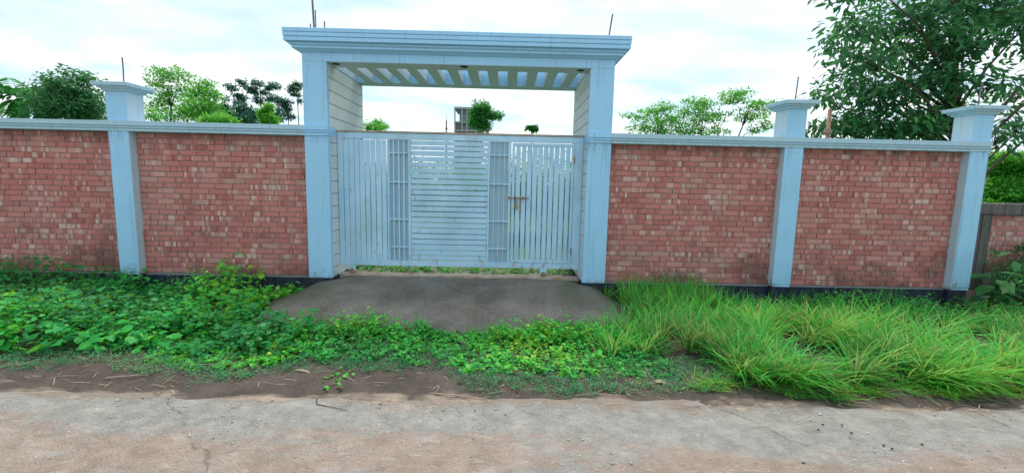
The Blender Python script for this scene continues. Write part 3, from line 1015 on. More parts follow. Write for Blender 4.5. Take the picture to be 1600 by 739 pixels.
def plants(soup, stems, xy, h, nleaf, size, kind, lean=0.35, el=(-25, 35), hue=None, z0=None, r=rng, low=0.15, petiole=0.6, sw=1.0):
    """upright weeds: a bent stem with leaves spaced along it"""
    n = len(xy)
    base = np.column_stack([xy, gz(xy[:, 0], xy[:, 1]) - 0.01 if z0 is None else z0])
    d = r.normal(0, lean, (n, 2))
    m = 4
    tt = np.linspace(0, 1, m)
    P = np.zeros((n, m, 3))
    P[..., 2] = base[:, None, 2] + h[:, None] * tt
    P[..., :2] = base[:, None, :2] + d[:, None] * (h[:, None] * tt ** 1.6)[..., None]
    side = unit(np.column_stack([r.normal(size=(n, 2)), np.zeros(n)]))
    stems.strips(P, np.tile(sw * np.linspace(0.0026, 0.0014, m), (n, 1)), side, r.random(n))
    k = np.repeat(np.arange(n), nleaf)
    N = len(k)
    u = np.clip(r.uniform(low, 1.05, N), 0, 1)
    c = base[k].copy()
    c[:, 2] += h[k] * u
    c[:, :2] += d[k] * (h[k] * u ** 1.6)[:, None]
    ax = dirs(N, *el, r=r)
    sz = size[k] * r.uniform(0.55, 1.2, N) * (1.1 - 0.45 * u)
    hv = r.beta(2, 2.4, N) * 0.75 + 0.25 * u if hue is None else np.clip(hue[k] + r.normal(0, 0.16, N) + (r.random(N) < 0.025) * 0.6, 0, 1)
    pos = c + ax * (sz * petiole)[:, None]
    # petioles
    soup.add(*leaves(pos, ax + np.array([0, 0, -0.15]), sz, kind, np.clip(hv, 0, 1), 0.3, r=r))


def in_ramp(x, y):
    l = np.interp(y, rp_y[::-1], rp_l[::-1])
    rr = np.interp(y, rp_y[::-1], rp_r[::-1])
    return (x > l - 0.02) & (x < rr + 0.02) & (y > -1.60)


FRX = [-7.5, -4.1, -3.53, -3.0, -2.47, -1.85, -1.04, -0.48, -0.13, 0.32, 0.71, 1.31, 1.9, 2.4, 3.1, 5.5, 8]
FRY = [-2.80, -2.77, -2.56, -2.66, -2.86, -2.64, -2.58, -2.62, -2.95, -2.96, -2.98, -2.86, -2.84, -3.02, -2.90, -2.86, -2.86]


def front(x):
    return np.interp(x, FRX, FRY)


def scatter(n, x0, x1, y0, y1, keep):
    out = np.zeros((0, 2))
    while len(out) < n:
        p = np.column_stack([rng.uniform(x0, x1, n * 2), rng.uniform(y0, y1, n * 2)])
        out = np.concatenate([out, p[keep(p[:, 0], p[:, 1])]])
    return out[:n]


# --- broad-leaved weeds on the left of the ramp
sp, st = Soup(), Soup()
xy = scatter(1500, -7.2, -2.0, -2.50, -0.14, lambda x, y: (y > front(x) + 0.28) & ~in_ramp(x, y) & ((x < -2.72) | (y < -1.65)))
hump = 0.5 + 0.5 * np.sin(1.9 * xy[:, 0] + 1.0) * np.sin(2.3 * xy[:, 1] + 0.7 * xy[:, 0])
wallness = np.clip((xy[:, 1] + 2.5) / 2.4, 0, 1)
h = (0.11 + 0.27 * hump + 0.17 * wallness) * rng.uniform(0.6, 1.2, len(xy))
h *= np.where((xy[:, 0] > -4.9) & (xy[:, 0] < -4.2) & (wallness > 0.6), 0.55, 1) * np.where((xy[:, 0] > -3.3) & (wallness > 0.5), 0.55, 1)
h *= np.where((xy[:, 0] > -4.1) & (xy[:, 0] < -3.3) & (wallness > 0.55), 1.25, 1)
hue = np.clip(0.52 + 0.35 * np.sin(1.1 * xy[:, 0] + 2.2 * xy[:, 1]) + 0.25 * np.sin(3.3 * xy[:, 0]) + np.where(xy[:, 0] < -4.6, -0.22, 0.05), 0.05, 0.9)
size = rng.choice([0.038, 0.056, 0.078, 0.105], len(xy), p=[.25, .32, .26, .17])
plants(sp, st, xy, h, 11, size, 'round', 0.3, (-30, 25), hue)
w = sp.build('broadleaf_weeds', M['weed'])
tag(w, 'dense broad-leaved green weeds covering the verge left of the ramp', 'weeds', kind='stuff')
tag(st.build('weed_stems', M['stem']), 'thin green stems among the weeds left of the ramp', 'stems', kind='stuff')

# --- creeping clover-like plants between ramp and soil
sp, st = Soup(), Soup()
xy = scatter(1500, -3.2, 1.5, -2.72, -1.50, lambda x, y: (y > front(x) + 0.10) & ~in_ramp(x, y))
yy = xy[:, 1]
h = np.interp(yy, [-2.8, -2.3, -1.9, -1.5], [0.04, 0.09, 0.15, 0.11]) * rng.uniform(0.5, 1.3, len(xy)) * (0.8 + 0.35 * np.sin(2.7 * xy[:, 0]))
hue = np.clip(0.5 + 0.3 * np.sin(2.3 * xy[:, 0] + 1.3) + 0.15 * np.sin(5 * xy[:, 0] + 3 * yy), 0.05, 0.95)
plants(sp, st, xy, h, 11, rng.choice([0.022, 0.034, 0.048, 0.064], len(xy), p=[.36, .34, .2, .10]), 'round', 0.5, (-20, 35), hue)
kk = scatter(150, -2.7, 1.4, -1.95, -1.6, lambda x, y: np.sin(3.3 * x) + 0.5 * np.sin(7.9 * x + 1) > -0.1)
plants(sp, st, kk, rng.uniform(0.12, 0.26, len(kk)), 12, rng.uniform(0.035, 0.062, len(kk)), 'round', 0.3, (-20, 30), np.clip(0.55 + 0.3 * np.sin(2.9 * kk[:, 0]), 0, 0.9))
tag(sp.build('creeping_plants', M['clover']), 'low bright green creeping plants along the foot of the ramp', 'ground cover', kind='stuff')
tag(st.build('creeper_stems', M['stem']), 'thin creeper stems below the foot of the ramp', 'stems', kind='stuff')

# --- fine-leaved herbs spreading onto the soil
sp, st = Soup(), Soup()
xy = scatter(3600, -7.0, 2.6, -3.02, -2.05, lambda x, y: (y > front(x) - 0.07 + 0.06 * np.sin(7 * x)) & (y < front(x) + 0.60))
h = rng.uniform(0.02, 0.085, len(xy))
hue = np.clip(0.45 + 0.3 * np.sin(1.7 * xy[:, 0]) + 0.2 * np.sin(6 * xy[:, 0] + 4 * xy[:, 1]), 0, 0.9)
plants(sp, st, xy, h, 13, rng.uniform(0.014, 0.028, len(xy)), 'tiny', 1.4, (-15, 60), hue, low=0.05, petiole=0.9, sw=0.45)
xy = scatter(900, -7.0, 2.6, -3.08, -2.4, lambda x, y: (np.abs(y - front(x) + 0.02) < 0.10) & (np.sin(9 * x + 3 * y) > 0.1))
plants(sp, st, xy, rng.uniform(0.01, 0.035, len(xy)), 8, rng.uniform(0.010, 0.018, len(xy)), 'tiny', 1.8, (-10, 50), np.full(len(xy), 0.5), low=0.05, sw=0.45)
tag(sp.build('creeping_herbs', M['herb']), 'fine dark green herbs spreading onto the brown soil', 'ground cover', kind='stuff')
tag(st.build('herb_stems', M['stem']), 'thin dry stems among the creeping herbs', 'stems', kind='stuff')


# --- tall grass on the right
def blades(soup, base, az, lean, L, wid, droop, hue, m=5, r=rng):
    n = len(base)
    d = np.column_stack([np.cos(az), np.sin(az), np.zeros(n)])
    P = np.zeros((n, m, 3))
    P[:, 0] = base
    ang = lean.copy()
    for i in range(1, m):
        st_ = L / (m - 1)
        P[:, i] = P[:, i - 1] + (d * np.sin(ang)[:, None] + np.array([0, 0, 1.0]) * np.cos(ang)[:, None]) * st_[:, None]
        ang = ang + droop / (m - 1)
    P[..., 2] = np.maximum(P[..., 2], gz(P[..., 0], P[..., 1]) + 0.015)
    W = wid[:, None] * np.array([0.75, 1.0, 0.9, 0.6, 0.06])[None, :m]
    sd = unit(np.column_stack([-np.sin(az), np.cos(az), r.normal(0, 0.5, n)]))
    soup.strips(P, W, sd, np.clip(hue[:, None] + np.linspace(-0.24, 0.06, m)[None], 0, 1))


sp = Soup()


def tufts(nt, x0, x1, y0, y1, keep, nb, L, lean, droop, hue0, push=None, wid=0.0062):
    c = scatter(nt, x0, x1, y0, y1, keep)
    k = np.repeat(np.arange(nt), nb)
    N = len(k)
    az = rng.uniform(0, 2 * np.pi, N)
    rad = np.abs(rng.normal(0, 0.040, N))
    b = c[k] + np.column_stack([np.cos(az), np.sin(az)]) * rad[:, None]
    az = az + rng.normal(0, 0.5, N)
    if push is not None:                  # the clump flops over towards one side
        pa, pw = push
        az = np.where(rng.random(N) < pw, pa + rng.normal(0, 0.7, N), az)
    ht = (np.interp(c[:, 1], [-3.1, -2.2, -0.3], [0.85, 1.05, 0.9]) * np.where(c[:, 0] > 2.75, np.interp(c[:, 1], [-1.6, -0.6], [1.0, 0.55]), 1.0))[k] * rng.uniform(0.75, 1.2, nt)[k]
    Ls = L * ht * rng.uniform(0.45, 1.15, N)
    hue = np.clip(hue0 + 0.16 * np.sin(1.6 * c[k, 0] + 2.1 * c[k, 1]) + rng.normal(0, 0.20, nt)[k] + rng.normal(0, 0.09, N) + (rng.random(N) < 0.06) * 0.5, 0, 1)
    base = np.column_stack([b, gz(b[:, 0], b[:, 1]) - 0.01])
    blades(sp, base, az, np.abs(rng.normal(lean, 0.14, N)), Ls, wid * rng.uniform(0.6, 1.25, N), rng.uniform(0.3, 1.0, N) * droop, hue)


gk = lambda x, y: (y > front(x) + 0.10) & ~in_ramp(x, y) & (x > 1.42 + 0.30 * np.clip(-y - 1.2, 0, 1.4) + 0.1 * np.sin(5 * y)) & ~((np.abs(x - 3.0) < 0.2) & (y < -1.5) & (y > -2.65)) & ~((np.abs(x - 4.4) < 0.3) & (y > -1.6)) & ~((x > 2.7) & (y > -0.95) & (np.sin(4.3 * x) > -0.3))
tufts(120, 1.3, 4.4, -2.85, -0.20, gk, 44, 0.50, 0.32, 1.4, 0.32)
tufts(112, 2.6, 7.3, -2.75, -0.75, gk, 42, 0.48, 0.46, 1.6, 0.50, (-0.6, 0.35))
tufts(60, 1.9, 5.6, -2.95, -2.45, gk, 46, 0.48, 0.60, 1.7, 0.50, (-1.2, 0.6))
tufts(34, 1.6, 2.75, -0.85, -0.22, lambda x, y: ~in_ramp(x, y), 36, 0.50, 0.22, 0.8, 0.26)
tufts(40, 4.2, 7.6, -1.1, -0.4, gk, 34, 0.42, 0.5, 1.5, 0.28, (-0.4, 0.4))
tufts(10, -0.35, 1.0, -2.2, -1.7, lambda x, y: x > -9, 18, 0.28, 0.45, 1.3, 0.45)     # stray tufts in the creepers
tufts(16, 1.0, 1.7, -2.3, -1.2, lambda x, y: ~in_ramp(x, y), 30, 0.36, 0.45, 1.2, 0.45)
tag(sp.build('tall_grass', M['grass']), 'tall bright green grass along the right wall', 'grass', kind='stuff')

# dry and short grass at the foot of the tall grass
sp = Soup()
tufts(150, 1.5, 6.5, -3.06, -2.75, lambda x, y: np.abs(y - front(x) - 0.06) < 0.10, 20, 0.20, 0.9, 1.1, 0.95, (-1.4, 0.5), 0.0022)
tag(sp.build('dry_grass', M['grass']), 'dry pale grass lying at the foot of the tall grass', 'grass', kind='stuff')

# broad weeds growing between the grass and the wall
sp, st = Soup(), Soup()
xy = scatter(760, 1.9, 7.2, -2.3, -0.16, lambda x, y: ((y > -0.8 - 0.4 * np.sin(2.1 * x)) & (np.sin(2.7 * x + 0.6) > -0.75)) | (np.sin(3.1 * x + 2.7 * y) > 0.35))
h = np.interp(xy[:, 0], [2.2, 3.0, 4.2, 4.9, 5.4, 6.2, 7.2], [0.20, 0.26, 0.20, 0.33, 0.33, 0.18, 0.22]) * rng.uniform(0.6, 1.15, len(xy))
plants(sp, st, xy, h, 15, rng.uniform(0.045, 0.085, len(xy)), 'ovate', 0.35, (-25, 30), np.clip(0.45 + 0.2 * np.sin(3 * xy[:, 0]), 0, 1))
tag(sp.build('leafy_weeds', M['weed']), 'dark green pointed-leaf weeds between the tall grass and right wall', 'weeds', kind='stuff')
tag(st.build('leafy_weed_stems', M['stem']), 'thin stems of the weeds along the right wall', 'stems', kind='stuff')

# plants creeping under and behind the gate
sp, st = Soup(), Soup()
xy = scatter(260, -2.4, 1.02, 0.33, 0.95, lambda x, y: x > -9)
plants(sp, st, xy, rng.uniform(0.05, 0.18, len(xy)), 11, rng.uniform(0.025, 0.05, len(xy)), 'round', 0.4, (-20, 35), rng.uniform(0.1, 0.7, len(xy)), z0=np.full(len(xy), 0.195))
tag(sp.build('gate_creepers', M['clover']), 'green creepers growing along the track under the gate', 'ground cover', kind='stuff')
sp = Soup()
xy = scatter(2300, -8, 6.5, 4.4, 7.2, lambda x, y: x > -99)
plants(sp, st, xy, (1.9 + 0.09 * np.sin(2.1 * xy[:, 0]) + 0.14 * np.sin(0.9 * xy[:, 0] + 1.2)) * rng.uniform(0.82, 1.12, len(xy)), 28, rng.uniform(0.11, 0.19, len(xy)), 'ovate', 0.12, (-20, 40),
       rng.uniform(0.0, 0.8, len(xy)), low=0.3)
tag(sp.build('undergrowth', M['leaf_mid']), 'green undergrowth behind the gate seen through its slats', 'undergrowth', kind='stuff')
tag(st.build('undergrowth_stems', M['stem']), 'stems of the undergrowth behind the gate', 'stems', kind='stuff')


# --- single plants one can point at
def weed_plant(name, label, x, y, hh, nl, size, mat, seed, kind='ovate', spikes=0):
    r = np.random.default_rng(seed)
    z = float(gz(x, y))
    o = thing(name, label, 'plant', (x, y, z))
    sp, st = Soup(), Soup()
    n = 7
    xy = np.column_stack([x + r.normal(0, 0.07, n), y + r.normal(0, 0.05, n)])
    plants(sp, st, xy, hh * r.uniform(0.75, 1.1, n), nl, np.full(n, size), kind, 0.28, (-25, 35), np.full(n, 0.5), r=r)
    if spikes:
        kx = np.column_stack([x + r.normal(0, 0.16, spikes), np.full(spikes, y)])
        plants(sp, st, kx, hh * r.uniform(1.1, 1.45, spikes), 16, np.full(spikes, 0.020), 'ovate', 0.12, (0, 60), np.full(spikes, 0.75), r=r, low=0.6, petiole=0.9)
    sp.build('foliage', M[mat], o)
    st.build('stem', M['stem'], o)
    return o


weed_plant('weed_plant', 'tall leafy weed with pale flower spikes against the left brick bay', -3.72, -0.35, 0.40, 16, 0.06, 'weed', 31, 'ovate', 6)
weed_plant('weed_plant', 'small weed with upright sprig in front of the left pier', -5.10, -0.45, 0.30, 12, 0.05, 'weed', 32, 'ovate', 2)
weed_plant('weed_plant', 'bushy dark green weed under the right-hand brick bay', 5.02, -0.42, 0.44, 22, 0.07, 'weed', 33)
weed_plant('weed_plant', 'small leafy weed growing from the plinth right of the ramp', 1.78, -0.20, 0.20, 10, 0.05, 'bigleaf', 34)
weed_plant('weed_plant', 'tiny weed growing from the plinth left of the ramp', -2.62, -0.17, 0.06, 5, 0.035, 'clover', 35, 'round')

# large-leaved plant at the end pier: every leaf a part
r = np.random.default_rng(41)
bx, by = 6.62, -0.42
bp = thing('broadleaf_plant', 'dark plant with large glossy leaves at the foot of the end pier', 'plant', (bx, by, -0.05))
m = MB()
m.tube([(bx, by, -0.07), (bx + 0.02, by, 0.25), (bx - 0.01, by - 0.01, 0.55), (bx + 0.03, by, 0.78)], [0.014, 0.012, 0.009, 0.005], 6)
m.tube([(bx, by, 0.1), (bx + 0.18, by + 0.02, 0.35), (bx + 0.28, by, 0.55)], [0.010, 0.008, 0.005], 6)
m.build('stem', M['stem'], bp, True)
T, F = leaf_template('long')
for k, (dx, dy, dz, az, el, L) in enumerate([(0, -.02, .50, 185, 5, .36), (-.02, -.03, .36, 200, -8, .34), (.02, -.03, .62, 150, 25, .24), (.03, 0, .76, 20, 25, .22),
                                              (.02, -.03, .45, 260, -15, .30), (.02, -.02, .30, 290, -20, .30), (.05, -.02, .55, 330, 0, .30), (.2, -.02, .36, 300, -10, .30),
                                              (.26, -.01, .50, 350, 5, .32), (.28, -.01, .56, 60, 30, .22), (.1, -.02, .22, 240, -5, .28), (.02, 0, .70, 100, 40, .2),
                                              (.14, -.03, .28, 340, -12, .34), (-.01, -.02, .22, 175, -12, .28), (.27, -.02, .42, 200, -25, .26), (.03, -.01, .78, 190, 40, .18)]):
    a = np.array([[math.cos(math.radians(az)) * math.cos(math.radians(el)), math.sin(math.radians(az)) * math.cos(math.radians(el)), math.sin(math.radians(el))]])
    if a[0, 1] > 0.2:
        a[0, 1] *= 0.4
    p = np.array([[dx, dy, dz + 0.05]])
    V, FF, RR = leaves(p, a, [L], 'long', [r.uniform(0.2, 0.95)], 0.25, 1.45, r=r)
    obj('leaf', mesh_np('leaf', V, FF, M['bigleaf'], RR), bp)


# ------------------------------------------------------------------ trees
def tree(name, label, blobs, base, mat, leaf, per, seed, kind='ovate', rough=0.55, trunk_r=0.10, group=None, top=None, bark='bark', cat='tree',
         clump=0.35, droop=-0.1, depth=1.0, el=(-45, 45), nclump=1.0, width=1.0, limb=0.36, flat=0.6):
    """blobs: (x, y, z, half width, half height) of each leafy bough; base: foot of the trunk"""
    r = np.random.default_rng(seed)
    rr = random.Random(seed)
    o = thing(name, label, cat, base, group)
    B = np.array(blobs)
    m = MB()
    tz = top if top is not None else B[:, 2].mean() + 0.35 * (B[:, 2].max() - B[:, 2].mean())
    cx, cy = B[:, 0].mean(), B[:, 1].mean()
    N = 7
    tp = []
    for i in range(N):
        u = i / (N - 1)
        tp.append(Vector((base[0] + (cx - base[0]) * u ** 1.5 + rr.uniform(-1, 1) * 0.25 * trunk_r * 4 * (0 < i), base[1] + (cy - base[1]) * u ** 1.5, base[2] + (tz - base[2]) * u)))
    m.tube(tp, [trunk_r * (1 - 0.72 * i / (N - 1)) for i in range(N)], 8)
    soup = Soup()
    for (x, y, z, rx_, rz_) in blobs:
        e = Vector((x, y, z))
        # the limb leaves the trunk below its bough
        bi = max(1, min(N - 2, int((max(0.15, min(0.9, (z - 0.6 * abs(x - cx) - base[2]) / max(0.1, tz - base[2])))) * (N - 1))))
        s = tp[bi]
        dd = (e - s).length
        mid = (s + e) / 2 + Vector((rr.uniform(-.1, .1), rr.uniform(-.1, .1), 0.10)) * dd
        r0 = trunk_r * limb * (1 - 0.5 * bi / N)
        m.tube([s, s.lerp(mid, .55) + Vector((0, 0, .03 * dd)), mid, e], [r0, r0 * 0.75, r0 * 0.55, r0 * 0.2], 5)
        nc = max(3, int(nclump * 10 * (rx_ * rx_ * rz_ / clump ** 3) ** 0.62))
        q = unit(r.normal(size=(nc, 3))) * (r.random((nc, 1)) ** 0.42)
        C = np.array([x, y, z]) + q * np.array([rx_, rx_ * depth, rz_])
        for c in C[:: max(1, nc // 9)]:
            c = Vector(c)
            m.tube([e.lerp(s, 0.12), e.lerp(c, 0.55) + Vector((0, 0, .03)), c], [r0 * 0.22, r0 * 0.14, r0 * 0.06], 4, False)
        k = np.repeat(np.arange(nc), per)
        n = len(k)
        dl = unit(r.normal(size=(n, 3)))
        off = dl * (r.random((n, 1)) ** 0.6) * clump * np.array([1, 1, flat])
        P_ = C[k] + off
        ax = unit(dl * np.array([1, 1, 0.5]) + np.array([0, 0, droop]) + r.normal(0, 0.35, (n, 3)))
        tone = np.clip(r.normal(0.5, 0.17, nc)[k] + r.normal(0, 0.14, n) + 0.18 * q[k, 2], 0, 1)
        P_ = P_
        soup.add(*leaves(P_, ax, leaf * r.uniform(0.6, 1.25, n), kind, tone, 0.6, width, r=r))
    m.build('trunk', M[bark], o, True)
    soup.build('crown', M[mat], o)
    return o


tree('leafy_tree','large dark leafy tree overhanging the right end of the wall',[(7.72, 4.17, 5.25, 0.53, 0.38), (9.03, 4.91, 5.75, 0.73, 0.45), (9.57, 4.49, 5.76, 0.94, 0.47), (11.0, 5.05, 6.15, 0.99, 0.49), (12.02, 5.1, 6.12, 0.83, 0.58), (11.28, 3.76, 5.27, 0.58, 0.58), (7.67, 3.63, 4.48, 0.72, 0.36), (10.2, 5.61, 5.24, 1.03, 0.55), (9.87, 4.22, 4.97, 0.84, 0.53), (10.53, 4.16, 5.11, 0.61, 0.61), (8.61, 5.99, 5.39, 0.39, 0.32), (7.69, 4.73, 3.85, 0.38, 0.22), (8.95, 5.61, 4.4, 0.78, 0.34), (9.1, 4.74, 4.07, 0.88, 0.35), (10.37, 5.13, 4.41, 0.83, 0.46), (10.15, 3.96, 4.28, 0.67, 0.45), (8.13, 5.12, 3.22, 0.6, 0.3), (9.37, 5.68, 3.47, 0.69, 0.35), (9.63, 4.86, 3.13, 0.73, 0.19), (10.9, 5.38, 3.43, 0.68, 0.3), (11.35, 5.21, 3.82, 0.5, 0.33), (10.63, 3.75, 3.97, 0.36, 0.29), (13.28, 5.42, 4.14, 0.42, 0.54), (12.95, 5.02, 3.27, 0.46, 0.49), (11.65, 4.32, 2.94, 0.38, 0.28), (7.51, 3.67, 6.12, 0.87, 0.58), (10.65, 5.68, 7.31, 1.56, 0.78), (11.48, 4.74, 6.98, 1.28, 0.8), (13.82, 5.32, 6.63, 1.18, 1.01), (14.7, 5.71, 5.38, 0.87, 1.04), (14.63, 5.31, 3.83, 0.84, 0.84), (15.63, 5.81, 5.76, 1.05, 1.58), (10.27, 4.55, 7.62, 1.41, 0.79), (8.6,5.0,3.05,.7,.35),(9.4,4.6,3.35,.7,.35),(10.1,5.0,3.15,.7,.35),(10.7,4.8,3.5,.6,.35),(9.0,4.9,3.8,.7,.3)],(11.4,4.8,0.13),'leaf_dark',0.205,10,61,'long',trunk_r=0.24,top=6.9,clump=0.36,droop=-0.35,nclump=1.25,width=1.0,limb=0.22,flat=0.5)
tree('leafy_tree','dense dark round tree behind the left wall next to the pier',[(-26.5, 20.4, 6.07, 1.09, 0.97), (-24.86, 19.69, 6.32, 1.13, 0.94), (-24.72, 20.67, 6.16, 0.98, 1.1), (-25.27, 20.56, 7.04, 0.47, 0.47), (-25.26, 19.0, 6.68, 0.33, 0.51), (-25.96, 19.07, 5.14, 0.81, 0.74), (-24.9, 19.23, 5.02, 1.11, 0.74), (-24.68, 20.73, 5.15, 1.02, 0.79), (-24.93, 19.67, 5.44, 1.32, 0.83), (-23.65, 20.05, 5.54, 0.54, 0.96), (-25.3,20.0,7.35,.3,.25),(-24.3,20.0,7.1,.4,.3),(-26.3,20.0,6.8,.35,.35)],(-24.9,19.8,0.13),'leaf_dark',0.24,20,62,trunk_r=0.22,clump=0.40,nclump=0.8)
tree('leafy_tree','airy light green tree just right of the left pier',[(-13.48, 11.6, 5.47, 0.65, 0.31), (-13.0, 11.81, 5.6, 0.58, 0.34), (-13.94, 11.69, 5.19, 0.42, 0.26), (-13.38, 11.65, 5.0, 0.68, 0.36), (-12.84, 11.88, 5.13, 0.4, 0.37), (-13.88, 11.88, 4.69, 0.53, 0.32), (-13.63, 12.2, 4.56, 0.67, 0.38), (-14.12, 11.98, 4.2, 0.48, 0.32), (-13.42, 12.23, 4.06, 0.67, 0.38)],(-13.4,11.8,0.13),'leaf_light',0.10,14,63,'tiny',trunk_r=0.07,clump=0.19,nclump=0.6,flat=0.4)
tree('leafy_tree','bright green bushy tree between the left pier and the gateway',[(-11.6, 11.08, 4.99, 0.4, 0.25), (-12.01, 11.19, 4.7, 0.41, 0.36), (-11.24, 10.94, 4.62, 0.38, 0.35), (-11.34, 10.53, 4.2, 0.61, 0.34), (-12.11, 11.09, 3.92, 0.56, 0.35), (-11.31, 11.17, 4.0, 0.46, 0.35)],(-11.6,10.9,0.13),'leaf_light',0.12,22,64,trunk_r=0.09,clump=0.24,nclump=1.0)
tree('slender_tree','leftmost of the slender flat-topped trees behind the left brick bay',[(-24.8, 34.4, 9.51, 0.65, 0.3), (-24.02, 34.07, 8.75, 0.47, 0.23)],(-24.5,34.0,0.13),'leaf_bluish',0.21,10,70,trunk_r=0.08,clump=0.17,nclump=0.55,flat=0.4,limb=0.5,group='slender trees behind the left wall')
tree('slender_tree','second slender flat-topped tree behind the left brick bay',[(-23.59, 34.21, 9.88, 0.53, 0.35), (-22.77, 33.71, 9.25, 0.47, 0.35), (-23.84, 34.33, 8.64, 0.53, 0.24), (-24.05, 34.07, 8.2, 0.47, 0.23)],(-23.4,34.0,0.13),'leaf_bluish',0.21,10,71,trunk_r=0.08,clump=0.17,nclump=0.55,flat=0.4,limb=0.5,group='slender trees behind the left wall')
tree('slender_tree','tallest of the slender clumped trees behind the left brick bay',[(-22.12, 33.78, 9.77, 0.52, 0.35), (-22.25, 33.56, 9.12, 0.52, 0.35), (-22.39, 34.35, 8.51, 0.53, 0.41), (-21.92, 34.49, 9.1, 0.42, 0.24), (-21.25, 33.59, 9.37, 0.41, 0.23)],(-22.0,34.0,0.13),'leaf_bluish',0.21,10,72,trunk_r=0.08,clump=0.17,nclump=0.55,flat=0.4,limb=0.5,group='slender trees behind the left wall')
tree('slender_tree','slender clumped tree behind the bright cypress-shaped shrub',[(-20.95, 34.3, 9.69, 0.59, 0.35), (-20.85, 33.91, 8.52, 0.7, 0.35), (-20.16, 33.65, 8.32, 0.46, 0.29), (-19.8, 33.79, 8.03, 0.52, 0.29)],(-20.6,34.0,0.13),'leaf_bluish',0.21,10,73,trunk_r=0.08,clump=0.17,nclump=0.55,flat=0.4,limb=0.5,group='slender trees behind the left wall')
tree('slender_tree','short sparse slender tree just left of the gateway',[(-19.99, 34.27, 7.66, 0.59, 0.35), (-19.72, 34.37, 7.12, 0.53, 0.3), (-19.39, 33.54, 8.21, 0.41, 0.23)],(-19.7,34.0,0.13),'leaf_bluish',0.21,10,74,trunk_r=0.08,clump=0.17,nclump=0.55,flat=0.4,limb=0.5,group='slender trees behind the left wall')
tree('slender_tree','slender thin-trunked tree right beside the gateway column',[(-19.17, 34.12, 9.53, 0.65, 0.35), (-18.44, 33.54, 9.75, 0.46, 0.29), (-19.07, 34.22, 9.06, 0.47, 0.24), (-18.4, 33.83, 8.4, 0.29, 0.23)],(-18.7,34.0,0.13),'leaf_bluish',0.21,10,75,trunk_r=0.08,clump=0.17,nclump=0.55,flat=0.4,limb=0.5,group='slender trees behind the left wall')
tree('leafy_tree','low dark bluish trees mass below the slender trees',[(-22.75, 32.38, 7.29, 0.79, 0.56), (-21.9, 32.48, 6.9, 0.56, 0.56), (-22.88, 32.01, 6.54, 0.89, 0.56), (-19.9, 32.5, 6.95, 0.56, 0.79), (-21.92, 31.81, 6.38, 1.11, 0.44)],(-22.0,32.2,0.13),'leaf_bluish',0.26,22,80,trunk_r=0.14,clump=0.45,nclump=1.3)
tree('cypress_shrub','bright green cone-shaped shrub behind the left brick bay',[(-11.65, 15.63, 4.91, 0.22, 0.29), (-11.84, 15.84, 4.64, 0.35, 0.32), (-11.6, 15.61, 4.37, 0.41, 0.32)],(-11.7,15.7,0.13),'leaf_light',0.11,34,81,trunk_r=0.05,clump=0.18,nclump=1.6,cat='shrub')
tree('shrub','low yellow-green shrub just above the left coping',[(-9.49, 8.68, 3.49, 0.39, 0.13), (-9.23, 8.76, 3.43, 0.26, 0.11), (-10.02, 8.84, 3.46, 0.33, 0.13)],(-9.6,8.9,0.13),'leaf_light',0.10,22,82,trunk_r=0.05,clump=0.18,nclump=1.2,cat='shrub')
tree('shrub','small yellowish shrub touching the left pier',[(-11.03, 7.66, 3.47, 0.16, 0.14), (-10.79, 7.62, 3.39, 0.16, 0.16), (-10.95, 7.95, 3.59, 0.1, 0.1)],(-11.0,7.8,0.13),'leaf_light',0.11,14,83,trunk_r=0.04,clump=0.16,nclump=0.9,cat='shrub')
tree('shrub','small light shrub beside the inner face of the left gate column',[(-6.23, 13.69, 4.0, 0.23, 0.17), (-5.92, 14.08, 4.17, 0.3, 0.18), (-5.62, 14.04, 4.06, 0.21, 0.15), (-5.96, 13.73, 3.9, 0.47, 0.17)],(-5.9,13.8,0.13),'leaf_light',0.13,16,84,trunk_r=0.05,clump=0.20,nclump=1.0,cat='shrub')
tree('leafy_tree','distant green tree in front of the apartment block',[(-5.61, 83.92, 16.55, 1.51, 1.21), (-6.49, 84.04, 15.3, 1.36, 1.21), (-4.59, 84.29, 15.38, 1.52, 1.21), (-3.29, 84.19, 14.9, 1.37, 0.76), (-2.39, 84.12, 15.030000000000001, 0.76, 0.61), (-5.85, 84.24, 13.84, 1.52, 1.21), (-4.97, 84.88, 12.930000000000001, 1.53, 1.22), (-6.6, 84.01, 13.290000000000001, 1.21, 1.06)],(-5.6,84,0.13),'leaf_mid',0.55,20,85,trunk_r=0.30,clump=0.85,nclump=1.5)
tree('feathery_tree','feathery light tree nearest the right gate column',[(4.07, 7.76, 3.76, 0.58, 0.14), (4.52, 7.93, 3.91, 0.58, 0.16), (4.81, 7.64, 4.03, 0.49, 0.18), (4.65, 7.68, 3.6, 0.79, 0.18), (5.19, 8.09, 3.77, 0.54, 0.24), (4.21, 7.81, 3.41, 0.65, 0.14), (5.02, 7.83, 3.34, 0.72, 0.16), (4.51, 7.51, 3.29, 0.53, 0.14)],(4.95,7.8,0.13),'leaf_light',0.080,12,86,'tiny',trunk_r=0.045,clump=0.13,nclump=0.5,flat=0.35,group='feathery trees behind the right wall')
tree('feathery_tree','feathery light tree in the middle above the right wall',[(5.83, 7.75, 4.22, 0.51, 0.21), (6.24, 7.85, 4.15, 0.44, 0.18), (5.46, 7.51, 3.94, 0.49, 0.18), (6.02, 7.87, 3.82, 0.58, 0.14), (5.64, 7.88, 3.55, 0.51, 0.18), (6.18, 7.54, 3.62, 0.49, 0.16), (6.52, 7.88, 3.91, 0.51, 0.14), (5.91, 7.78, 3.33, 0.79, 0.14), (6.58, 7.91, 3.36, 0.44, 0.11)],(6.05,7.8,0.13),'leaf_light',0.080,12,87,'tiny',trunk_r=0.045,clump=0.13,nclump=0.5,flat=0.35,group='feathery trees behind the right wall')
